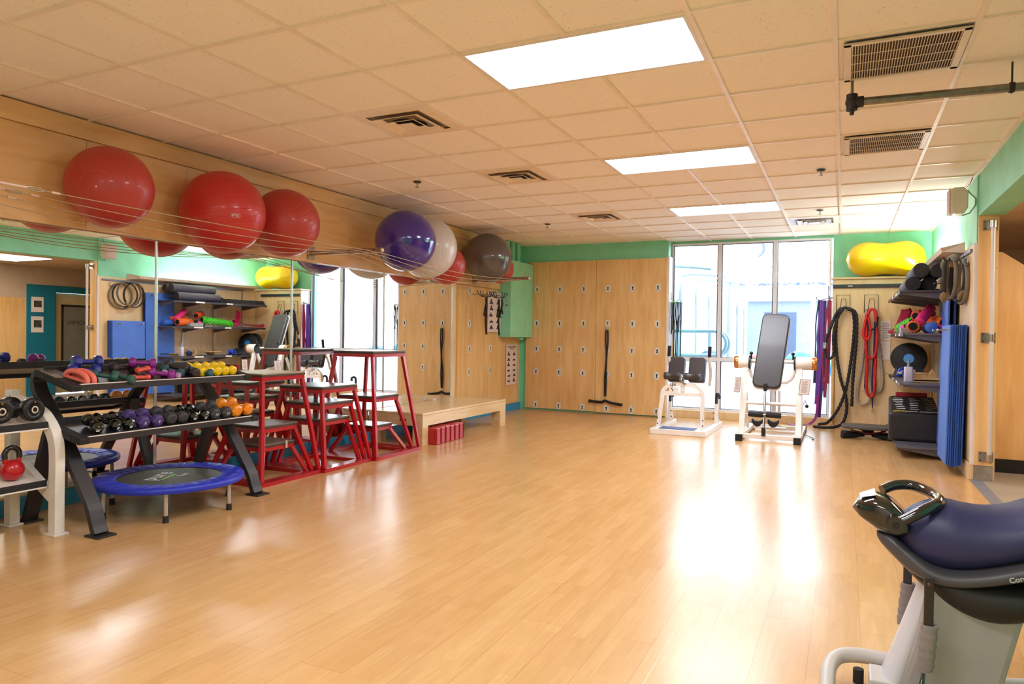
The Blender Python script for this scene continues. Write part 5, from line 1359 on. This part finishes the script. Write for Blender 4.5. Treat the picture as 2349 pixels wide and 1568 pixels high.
obj('wooden_disc', M().lathe([(0.001,.058),(.19,.058),(.195,.066),(.19,.074),(0.001,.074)],36), wo, t)
obj('dome_base', M().lathe([(.02,0.001),(.06,.02),(.09,.057)],28), wo, t)
t = thing('rocker_board','slatted wooden rocker board with cross pieces on the third shelf','balance board',(5.10,6.86,z3))
obj('deck', M().box(-.12,.20,-.18,.18,.028,.042), wo, t, bevel=0.003); obj('deck', M().box(-.12,.20,-.18,.18,.001,.014), wo, t, bevel=0.003)
obj('end_block', M().box(-.11,-.08,-.17,.17,.0145,.0275), wo, t); obj('end_block', M().box(.15,.18,-.17,.17,.0145,.0275), wo, t)
obj('upright_block', M().prism([(-.10,.043),(.06,.043),(.06,.075),(-.05,.075),(-.06,.13),(-.10,.13)],-.02,.02,'Y'), wo, t)
t = thing('rocker_wedge','pale wooden wedge block beside the blue mats on third shelf','block',(5.24,7.22,z3))
obj('wedge', M().prism([(-.05,0.001),(.05,0.001),(.03,.09),(0,.13),(-.03,.09)],-.02,.02,'Y'), wo, t, bevel=0.004)
one('blue_tinsel_band', M().tube(bez([(4.92,7.70,z3+.02),(4.95,7.76,z3+.10),(4.93,7.82,z3+.03),(4.98,7.86,z3+.11),(4.94,7.92,z3+.02),(5.0,7.8,z3+.05),(4.95,7.72,z3+.08)]),.014,n=8), mat('shiny_blue','#1c4fd0',.2,coat=.5), 'shiny blue tangled band on the third shelf', 'resistance band')
one('blue_strap_loop', M().tube(bez([(4.91,6.80,z3+.11),(4.925,6.81,z3+.09),(4.94,6.83,z3+.05),(4.96,6.86,z3+.015)]),.014,n=8), mat('bright_blue_grip','#1f50d0',.35), 'bright blue strap loop beside the spray bottle', 'strap')
one('black_ankle_cuff', M().ball((4.98,6.88,z3+.045),.045,16,1.2,1.3,.95), rubber, 'black rolled ankle cuff on third shelf behind the bottle', 'cuff')
one('dark_bottle', M().cyl((5.29,6.50,z3+.034),(5.29,6.70,z3+.034),.033), mat('dark_teal_roll','#27343a',.5), 'dark rolled item at near end of the third shelf', 'roll')
t = thing('folded_cushion','dark folded cushions with a lime edge on third shelf','cushion',(5.05,8.1,z3))
obj('cushion', M().hexa([(4.90,7.98,z3+.001),(5.25,7.98,z3+.001),(5.25,8.24,z3+.001),(4.90,8.24,z3+.001),(4.93,8.0,z3+.05),(5.22,8.0,z3+.05),(5.22,8.15,z3+.12),(4.93,8.15,z3+.12)]), mat('slate_cushion','#2a303c',.6), t, w=True, bevel=0.01)
obj('lime_pad', M().box(4.895,5.0,8.245,8.32,z3+.001,z3+.02), mat('lime_foam','#b9cf3a',.6), t, w=True)
t = thing('grey_clipboard','tilted grey folded sheet poking out over the third shelf edge','sheet',(4.88,7.9,z3))
obj('sheet', M().hexa([(4.80,7.85,z3+.035),(4.93,7.80,z3+.001),(4.93,8.0,z3+.001),(4.80,8.0,z3+.035),(4.80,7.85,z3+.038),(4.93,7.80,z3+.004),(4.93,8.0,z3+.004),(4.80,8.0,z3+.038)]), sg, t, w=True)
# bottom shelf: padded box
t = thing('padded_plyo_block','big black padded block printed with exercise notes on lowest shelf','block',(5.04,7.4,.126))
BZ = lambda yy: .440+(yy-6.88)*.118
obj('padded_body', M().hexa([(4.79,6.88,.126),(5.30,6.88,.126),(5.33,7.90,.126),(4.84,7.90,.126),(4.79,6.88,BZ(6.88)),(5.30,6.88,BZ(6.88)),(5.33,7.90,BZ(7.9)),(4.84,7.90,BZ(7.9))]), mat('black_vinyl_block','#241f21',.45,coat=.1), t, w=True, bevel=0.03)
m_ = M(); rn = random.Random(11)
for cxk in (4.89,5.04,5.19):
    for k_ in range(7):
        y_ = 7.10+.105*k_; a = cxk+rn.uniform(-.02,.01)-.0; b_ = a+rn.uniform(.06,.11); y2 = y_+.018+.022*rn.random()
        m_.add([(a,y_,BZ(y_)+.001),(b_,y_,BZ(y_)+.001),(b_,y2,BZ(y2)+.001),(a,y2,BZ(y2)+.001)],[(0,1,2,3)])
obj('printed_notes', m_, white_mark, t, w=True)
text('BODY', .066, white_mark, frame_m((5.19,6.985,BZ(6.985)+.0012),(-1,0,0),(0,-1,-.118)), 'lettering', t, bold=.002)
m_ = M()
for k_ in range(7): m_.add([(a,b_,BZ(b_)+.001) for a,b_ in ((5.08-.022*k_,6.965),(5.08-.022*k_-.014,6.965),(5.08-.022*k_-.014,6.998),(5.08-.022*k_,6.998))],[(0,1,2,3)])
obj('small_lettering', m_, white_mark, t, w=True)
obj('yellow_stroke', M().rbar([(a,b_,BZ(b_)+.001) for a,b_ in ((4.84,6.95),(4.89,6.98),(4.95,6.99),(4.99,6.98))],.010,.0006,up=(0,1,.118)), mat('yellow_print','#e6cf1a',.5), t, w=True)
obj('seam', M().box(4.82,5.28,6.8785,6.88,.245,.248), black, t, w=True)
one('red_wedge_mat', M().hexa([(4.92,7.45,BZ(7.45)+.001),(5.26,7.45,BZ(7.45)+.001),(5.26,7.85,BZ(7.85)+.001),(4.92,7.85,BZ(7.85)+.001),(4.92,7.45,BZ(7.45)+.012),(5.26,7.45,BZ(7.45)+.012),(5.26,7.85,BZ(7.85)+.028),(4.92,7.85,BZ(7.85)+.028)]) if False else M().box(4.92,5.26,7.93,7.99,.126,.60), mat('dark_red_mat','#a3141c',.45), 'thin dark red mat showing behind the padded block', 'mat', bevel=0.008)
one('teal_bag', M().ball((5.1,8.33,.195),.13,18,1.3,.9,.5), mat('teal_fabric','#1c5c66',.7), 'teal cloth bag at the far end of the lowest shelf', 'bag')
# ab board on the floor
t = thing('core_board','low black oval core board with four splayed feet on the floor','balance board',(4.62,7.95,0))
gm_ = mat('grey_board_top','#55504f',.45)
pts = [( -.30,-.10),(-.22,-.19),(0,-.215),(.22,-.19),(.30,-.10),(.30,.10),(.22,.19),(0,.215),(-.22,.19),(-.30,.10)]
pts = [(p.x,p.y) for p in bez([(a,b_,0) for a,b_ in pts+[pts[0]]],4)[:-1]]
obj('deck', M().prism(pts,.125,.160,'Z'), gm_, t, bevel=0.008)
obj('red_tension_cord', M().tube(bez([(-.20,-.05,.10),(0,-.08,.07),(.2,-.05,.10)]),.010,n=8).tube(bez([(-.1,.08,.10),(.05,0,.06),(.2,.08,.10)]),.010,n=8), mat('dark_red_cord','#7a1a20',.5), t)
obj('pivot', M().lathe([(.09,.05),(.06,.08),(.08,.124)],24), rubber, t)
for a in (35,145,215,325):
    a = math.radians(a); d_ = Vector((math.cos(a)*1.25,math.sin(a),0))
    obj('foot', M().tube([d_*.05+Vector((0,0,.05)),d_*.18+Vector((0,0,.035)),d_*.29+Vector((0,0,.027))],[.028,.030,.040],n=12,flat=1.0), rubber, t)
obj('ring_mark', M().tube([(.04*math.cos(2*PI*i/20),.04*math.sin(2*PI*i/20),.1605) for i in range(20)],.0015,n=4,closed=True), mat('grey_print','#8d8388'), t)
# valance with lamp
t = thing('light_valance','sloping cream board hiding an uplight on the right wall','valance',(5.15,7.3,2.1))
vm = mat('valance_cream','#d8c3ae',.6)
sl = M(); y0, y1 = 5.93, 8.75
sl.hexa([(5.20,y0+.12,2.125),(5.365,y0,2.095),(5.365,y1,2.095),(5.20,y1,2.125),(5.195,y0+.12,2.142),(5.365,y0,2.112),(5.365,y1,2.112),(5.195,y1,2.142)])
obj('board', sl, vm, t, w=True)
sl = M(); sl.hexa([(5.190,y0+.12,2.12),(5.200,y0+.12,2.12),(5.200,y1,2.12),(5.190,y1,2.12),(5.175,y0+.10,2.165),(5.185,y0+.10,2.165),(5.185,y1,2.165),(5.175,y1,2.165)])
obj('front_lip', sl, vm, t, w=True)
obj('end_board', M().add([(5.195,y0+.12,2.125),(5.365,y0,2.10),(5.365,y0,2.20),(5.18,y0+.10,2.165)],[(0,1,2,3)]), vm, t, w=True, solid=.008)
tubem = mat('fluorescent_tube','#ffffff',.5,emit=120,var=(1,.001))
obj('lamp_tube', M().cyl((5.28,6.55,2.135),(5.28,8.55,2.135),.014), tubem, t, w=True)
# rail, rings, hooks
t = thing('wall_rail','grey steel hanging rail under the valance on the right wall','rail',(5.36,6.9,2.08))
obj('rail_bar', M().box(5.350,5.368,5.49,8.5,2.055,2.085), mat('rail_steel','#7f8394',.4,metal=.5), t, w=True, bevel=0.002)
rgm = mat('ring_grey','#7d7468',.5); rgp = mat('ring_pad','#8a7654',.5); rgb = mat('ring_black','#2c2926',.5)
RN = [(5.20,5.95,1.83,-6,rgb,'black pilates ring hanging leftmost of the four'),(5.255,5.90,1.86,5,rgm,'grey pilates ring hanging second of the four'),(5.30,5.86,1.84,10,rgb,'black pilates ring hanging third of the four'),(5.338,5.80,1.81,3,rgm,'grey pilates ring hanging nearest the wall edge')]
for x,y_,z,a,m_,l in RN:
    t = thing('pilates_ring', l, 'pilates ring', (x,y_,z), 0, 'pilates rings hung on the right wall')
    t.rotation_euler = (0,0,math.radians(a))
    R_ = .20
    obj('hoop', M().lathe([(R_-.003,-.019),(R_+.009,-.019),(R_+.009,.019),(R_-.003,.019),(R_-.003,-.019)],48,axis='X',caps=False), m_, t)
    pa = -52 if m_ is rgb else 58
    for s_ in (0,180):
        pm_ = M(); pm_.T = Matrix.Rotation(math.radians(-(pa+s_)),4,'X') @ Matrix.Translation((0,-R_-.008,0))
        pm_.ball((0,0,0),.034,18,1.0,.55,2.2); obj('grip_pad', pm_, rgp if m_ is rgb else mat('pad_grey','#6a645c',.5), t)
t = thing('ring_hook','steel hook on the rail carrying the pilates rings','hook',(5.34,5.8,2.04))
obj('hook_arm', M().tube(bez([(5.35,5.85,2.06),(5.33,5.85,2.03),(5.26,5.86,2.02),(5.20,5.88,2.025),(5.185,5.88,2.06)]),.007,n=8), black, t, w=True)
obj('carabiner', M().tube([(5.352+.0*k_,5.62+.014*math.cos(2*PI*k_/12),2.0+.03*math.sin(2*PI*k_/12)) for k_ in range(12)],.004,n=6,closed=True), steel, t, w=True)
# hanging mats
mb = mat('blue_mat_foam','#1b55b8',.55,bump=(120,.08)); mb2 = mat('blue_mat_foam_light','#4a74cc',.55,bump=(120,.08)); mb3 = mat('navy_mat_foam','#163a80',.6)
def hangmat(y0,y1,x0,x1,z0,z1,m_,l,name='exercise_mat'):
    t = thing(name,l,'exercise mat',((x0+x1)/2,(y0+y1)/2,z1),group='blue exercise mats hung on pegs')
    a = M(); a.hexa([(x0-.022,y0,z0),(x1-.022,y0,z0),(x1-.022,y1,z0),(x0-.022,y1,z0),(x0,y0,z1),(x1,y0,z1),(x1,y1,z1),(x0,y1,z1)])
    obj('mat_sheet', a, m_, t, w=True, bevel=0.003)
    for yy in (y0+.10,y1-.10):
        obj('eyelet', M().tube([(x0-.001-.0015,yy+.014*math.cos(2*PI*k_/14),z1-.05+.014*math.sin(2*PI*k_/14)) for k_ in range(14)],.004,n=6,closed=True), steel, t, w=True)
    return t
z0s = [.10,.095,.088,.08,.078,.085,.09,.10]
for k_ in range(8):
    x1 = 5.352-.0175*k_
    hangmat(5.58,6.17,x1-.014,x1,z0s[k_],1.40-.004*(k_%3),(mb,mb3,mb,mb,mb3,mb,mb,mb2)[k_],'short blue exercise mat, %s counting out from the right wall' % ORD[k_])
hangmat(6.22,6.80,5.272,5.29,.145,1.90,mb2,'tall blue exercise mat nearest the shelves, outermost','tall_exercise_mat')
hangmat(6.22,6.80,5.325,5.343,.16,1.90,mb3,'tall navy exercise mat against the wall behind the outer tall one','tall_exercise_mat')
for (y_,z,x0),l in zip(((5.68,1.35,5.13),(6.07,1.35,5.13),(6.32,1.86,5.19),(6.70,1.86,5.19)),('steel peg holding short mats, nearer the camera','steel peg holding short mats, farther from the camera','steel peg holding tall mats, nearer the camera','steel peg holding tall mats, nearest the shelves')):
    one('mat_peg', M().cyl((x0,y_,z),(5.36,y_,z),.007,n=10).ball((x0,y_,z),.013,12), steel, l, 'peg', 'steel pegs holding the mats')

# ---------------------------------------------------------------- saddle core trainer, foreground right
st = thing('core_saddle_trainer', 'motorised saddle trainer with navy seat and silver grey base, foreground right', 'exercise machine', (4.72, 0.70, 0))
def ring(x, zt, zb, hw, n=36, cy=.70, p=2.4, top=0.5):
    out = []
    zc, hh = (zt+zb)/2, (zt-zb)/2
    for i in range(n):
        a = 2*PI*i/n; c_, s_ = math.cos(a), math.sin(a)
        out.append((x, cy+hw*math.copysign(abs(c_)**(2/p), c_), zc+hh*math.copysign(abs(s_)**(2/p), s_)))
    return out
def crs(A,k=5):
    return [p.x for p in bez([(a,0,0) for a in A],k)]
X_ = [4.508,4.515,4.535,4.56,4.60,4.65,4.70,4.76,4.82,4.88,4.95,5.03,5.10,5.14,5.15]
ZT = [.610,.638,.665,.685,.706,.716,.708,.703,.712,.735,.768,.810,.825,.80,.78]
ZB = [.585,.555,.525,.502,.488,.484,.490,.510,.535,.562,.60,.645,.70,.74,.77]
HW = [.015,.050,.085,.105,.125,.142,.150,.158,.168,.176,.18,.165,.12,.06,.01]
navy = mat('navy_leatherette','#2a2c58',.48,bump=(260,.02))
obj('seat', M().loft([ring(a,b_,c_,d_,p=2.2) for a,b_,c_,d_ in zip(crs(X_),crs(ZT),crs(ZB),crs(HW))]), navy, st, w=True)
X2 = [4.447,4.46,4.49,4.54,4.60,4.66,4.74,4.83,4.93,5.03,5.13,5.16]
T2 = [.590,.592,.590,.560,.520,.512,.530,.566,.610,.66,.73,.76]
B2 = [.570,.550,.520,.478,.458,.454,.470,.500,.535,.585,.68,.74]
W2 = [.04,.06,.085,.118,.145,.158,.168,.178,.186,.176,.10,.02]
shg = mat('graphite_shell','#4a464b',.4)
obj('shell_rim', M().loft([ring(a,b_,c_,d_,p=3.2) for a,b_,c_,d_ in zip(crs(X2),crs(T2),crs(B2),crs(W2))]), shg, st, w=True)
X3 = [4.53,4.56,4.60,4.65,4.71,4.78,4.86,4.95,5.04,5.10]
B3 = [.478,.447,.415,.378,.350,.340,.358,.39,.45,.55]
W3 = [.03,.07,.10,.125,.14,.148,.15,.14,.11,.04]
obj('lower_shell', M().loft([ring(a,.50,b_,c_,p=2.3) for a,b_,c_ in zip(crs(X3),crs(B3),crs(W3))]), mat('matte_black_shell','#1d1919',.5), st, w=True)
gl = mat('piano_black','#1a1618',.07,coat=1.0)
# console: wedge with a grey screen on top
def hexr(x, zt, zb, hw, dx=0): return [(x+dx,.70-hw,zt-.008),(x+dx,.70-hw*.6,zt),(x+dx,.70+hw*.6,zt),(x+dx,.70+hw,zt-.008),(x,.70+hw,zb),(x,.70-hw,zb)]
obj('console', M().loft([ring(a,b_,c_,d_,p=3.4,n=40) for a,b_,c_,d_ in zip(crs([4.370,4.38,4.395,4.43,4.452,4.485,4.515,4.535]),crs([.662,.678,.694,.712,.713,.703,.680,.66]),crs([.656,.645,.630,.606,.592,.585,.582,.585]),crs([.012,.038,.060,.078,.086,.093,.095,.088]))]), gl, st, w=True)
obj('console_screen', M().hexa([(4.392,.662,.700),(4.440,.640,.7165),(4.440,.760,.7165),(4.392,.738,.700),(4.392,.662,.7015),(4.440,.640,.7185),(4.440,.760,.7185),(4.392,.738,.7015)]), mat('screen_grey','#6a6668',.12,coat=.8), st, w=True)
hp = bez([(4.497,.585,.640),(4.53,.582,.660),(4.575,.59,.690),(4.612,.62,.706),(4.628,.665,.712),(4.625,.72,.716),(4.60,.775,.724),(4.555,.81,.732),(4.505,.80,.728),(4.465,.775,.712)],5)
obj('handlebar', M().tube(hp,[.0175+.002*math.sin(PI*i/(len(hp)-1)) for i in range(len(hp))],n=16), gl, st, w=True)
pv = obj('handle_pivot', M().cyl((4.497,.555,.640),(4.497,.61,.640),.028), gl, st, w=True)
obj('pivot_bolt', M().cyl((4.497,.550,.640),(4.497,.556,.640),.012,n=6), rubber, pv, w=True)
# column and base
col = mat('taupe_plastic','#a29b98',.42); sil = mat('silver_plastic','#c9c6ca',.35,coat=.2)
obj('column', M().prism([(4.60,.47),(4.66,.44),(4.87,.42),(4.815,.18),(4.79,.055),(4.505,.055),(4.56,.25)],.60,.80,'Y'), col, st, w=True, bevel=0.02)
obj('column_front', M().tube([(4.612,.70,.45),(4.565,.70,.28),(4.527,.70,.15),(4.495,.70,.05)],[.028,.034,.038,.042],n=20,flat=2.3,up=(1,0,0)), sil, st, w=True)
obj('base_block', M().box(4.47,4.86,.56,.84,0.001,.075), mat('base_cream','#c2bab4',.45), st, w=True, bevel=0.012)
obj('base_wedge', M().box(4.43,4.52,.60,.74,0.001,.10), mat('base_cream','#c2bab4'), st, w=True, bevel=0.006)
fb_ = bez([(4.60,.80,.09),(4.50,.805,.095),(4.40,.80,.095),(4.335,.77,.090),(4.305,.70,.078),(4.300,.60,.065),(4.305,.50,.05),(4.34,.42,.04),(4.45,.40,.035),(4.60,.40,.035)],5)
obj('front_loop', M().tube(fb_,.026,n=14), mat('base_cream','#c2bab4'), st, w=True)
for (x_, y_) in ((4.31,.62),(4.40,.79),(4.5,.41)):
    obj('loop_foot', M().cyl((x_,y_,0),(x_,y_,.05),.018), rubber, st, w=True)
obj('rear_rail', M().tube([(4.80,.86,.045),(4.95,.92,.045),(5.10,.93,.045)],.030,n=14), mat('base_cream','#c2bab4'), st, w=True)
text('Core', .022, mat('silver_print','#a9a9ac',.4), frame_m((4.822,.5130,.528),(1,.05,.33),(-.33,.0,1)), 'lettering', st, bold=.0008)
def stirrup(y_, x_, ztop, l):
    s_ = thing_part = obj('stirrup_strap', M().box(x_-.014,x_+.014,y_-.006,y_+.006,ztop-.16,ztop+.012), mat('gloss_strap','#231e20',.25,coat=.3), st, w=True, bevel=0.004)
    obj('rivet', M().lathe([(0,-.003),(.007,-.002),(.008,.0)],12,(x_,y_-.006,ztop-.006),'Y'), mat('rivet_bronze','#5a4438',.4,metal=.6), s_, w=True)
    zt = ztop-.135; P = []
    sl_ = M(); ks = 14
    rings = []
    rn = random.Random(4)
    for k_ in range(ks+1):
        z_ = zt-.15*k_/ks; xc = x_+.004-.012*k_/ks; rr_ = .0245+.0018*math.sin(k_*2.2)+rn.uniform(-.0006,.0006)
        rings.append([(xc+rr_*math.cos(2*PI*j/18), y_+rr_*.75*math.sin(2*PI*j/18), z_+.003*math.sin(2*PI*j/18+k_)) for j in range(18)])
    obj('fabric_sleeve', sl_.loft(rings), mat('taupe_fabric','#8a7e7c',.85,bump=(200,.2)), s_, w=True)
    a = x_-.010
    obj('stirrup_iron', M().tube(bez([(a,y_,zt-.14),(a-.012,y_-.03,zt-.20),(a-.025,y_-.055,zt-.28),(a-.02,y_-.05,zt-.30),(a-.01,y_,zt-.305),(a+.0,y_+.05,zt-.30),(a+.0,y_+.055,zt-.28),(a,y_+.03,zt-.20),(a,y_,zt-.14)],4),.006,n=8), gl, s_, w=True)
stirrup(.535, 4.592, .475, 'near'); stirrup(.865, 4.556, .50, 'far')

# ---------------------------------------------------------------- terrace outside the window
ow = mat('terrace_white','#d5d9de',.6); og = mat('terrace_paving','#e2e3e6',.7); ob = mat('pale_blue_metal','#8794a6',.4)
struct('ground', M().box(-6,12,9.3,40,-.12,-.02), og)
t = thing('privacy_wall','pale panelled privacy wall running along the terrace outside','wall',(1.45,16,-.02))
for k_ in range(8):
    y0 = 9.9+1.55*k_
    obj('panel', M().box(1.43,1.46,y0+.05,y0+1.50,.0,2.28), mat('glass_green_panel','#98a4b0',.3), t, w=True)
    obj('post', M().cyl((1.50,y0,-.02),(1.50,y0,2.42),.035,n=12).cyl((1.50,y0,1.95),(1.50,y0,2.15),.05,n=12), ob, t, w=True)
    obj('arm', M().tube(bez([(1.50,y0,2.42),(1.75,y0+.02,2.45),(2.3,y0+.1,2.40)]),.03,n=10), ob, t, w=True)
t = thing('pipe_handrail','looped steel handrail outside the left window','railing',(1.9,10.2,-.02))
for dy in (0,.35):
    pts = [(1.56,10.2+dy,1.36),(2.32,10.2+dy,1.36)]+[(2.32+.21*math.sin(a),10.2+dy,1.15+.21*math.cos(a)) for a in [PI*k_/10 for k_ in range(1,10)]]+[(2.32,10.2+dy,.94),(1.56,10.2+dy,.94)]
    obj('rail', M().tube(pts,.030,n=12), mat('rail_blue_grey','#7489a0',.3,metal=.3), t, w=True)
obj('post', M().cyl((1.75,10.2,-.02),(1.75,10.2,1.36),.028).cyl((2.2,10.55,-.02),(2.2,10.55,1.36),.028), ob, t, w=True)
t = thing('canopy_frame','curved white canopy ring high over the terrace','canopy',(2.2,13,3.4))
pts = [(1.5+1.35*math.cos(a),12.6+2.2*math.sin(a),3.35-.30*math.sin(a+.6)) for a in [math.radians(-75+130*k_/20) for k_ in range(21)]]
obj('ring_beam', M().rbar(pts,.09,.03), mat('canopy_grey','#6f7789',.5), t, w=True)
obj('mast', M().cyl((2.15,13.2,-.02),(2.15,13.2,3.3),.05), ob, t, w=True)
obj('cross_cable', M().cyl((1.5,14.5,2.75),(5.2,14.5,2.95),.015).cyl((2.6,15,3.1),(4.9,13,4.1),.02), ob, t, w=True)
hb = thing('outbuilding','pale blue grey outbuilding with a dark door across terrace','building',(4.0,19,-.02))
obj('wall', M().box(1.9,8,18.2,18.4,-.02,2.25), mat('outbuilding_blue','#7b8799',.6), hb, w=True)
obj('door', M().box(2.35,3.15,18.15,18.199,-.02,1.95), mat('outbuilding_door','#3d4c66',.5), hb, w=True)
obj('fascia', M().box(1.9,8,18.0,18.4,2.251,2.55), ow, hb, w=True)
obj('roof_edge', M().box(1.7,8.2,17.9,18.5,2.551,2.62), ob, hb, w=True)
v_ = M(); rn = random.Random(8)
for k_ in range(160):
    x = 1.7+6.4*rn.random(); 
    if rn.random() < .25: continue
    v_.ball((x,17.95,2.69+rn.uniform(-.02,.03)),rn.uniform(.02,.045),6)
one('climbing_foliage', v_, mat('blue_green_leaves','#56669a',.8), 'thin fringe of dark foliage on top of the outbuilding roof edge', 'plants', kind='stuff') if False else tag(obj('climbing_foliage', v_, mat('blue_green_leaves','#56669a',.8)), 'thin fringe of dark foliage along the outbuilding roof edge', 'plants', None, 'stuff')
t = thing('shower_pole','white post with pipe arms outside the right window','post',(3.72,14,-.02))
obj('post', M().cyl((3.72,14,-.02),(3.72,14,2.2),.045), ow, t, w=True)
obj('arm', M().cyl((3.55,14,.9),(3.72,14,.9),.02).cyl((3.55,14,1.6),(3.72,14,1.6),.02).ball((3.55,14,1.25),.05,12), ow, t, w=True)
t = thing('planter_bench','low white ledge outside carrying exercise balls','ledge',(3.0,11.6,-.02))
obj('ledge_block', M().box(1.6,6.0,11.3,12.0,-.02,.44), ow, t, w=True)
for x, r_, c_, l in ((2.05,.29,'#1448a0','blue exercise ball outside, beside the inversion table gear'),(2.86,.26,'#b8403a','pink exercise ball outside, behind the backrest'),(3.62,.30,'#1c7f9c','pale turquoise exercise ball outside, right of the backrest'),(4.35,.27,'#2f6ab0','blue exercise ball outside near the window edge')):
    one('exercise_ball', M().ball((x,11.6,.44+r_),r_,32), mat('outdoor_ball'+c_[1:],c_,.4), l, 'exercise ball', 'exercise balls on the terrace')
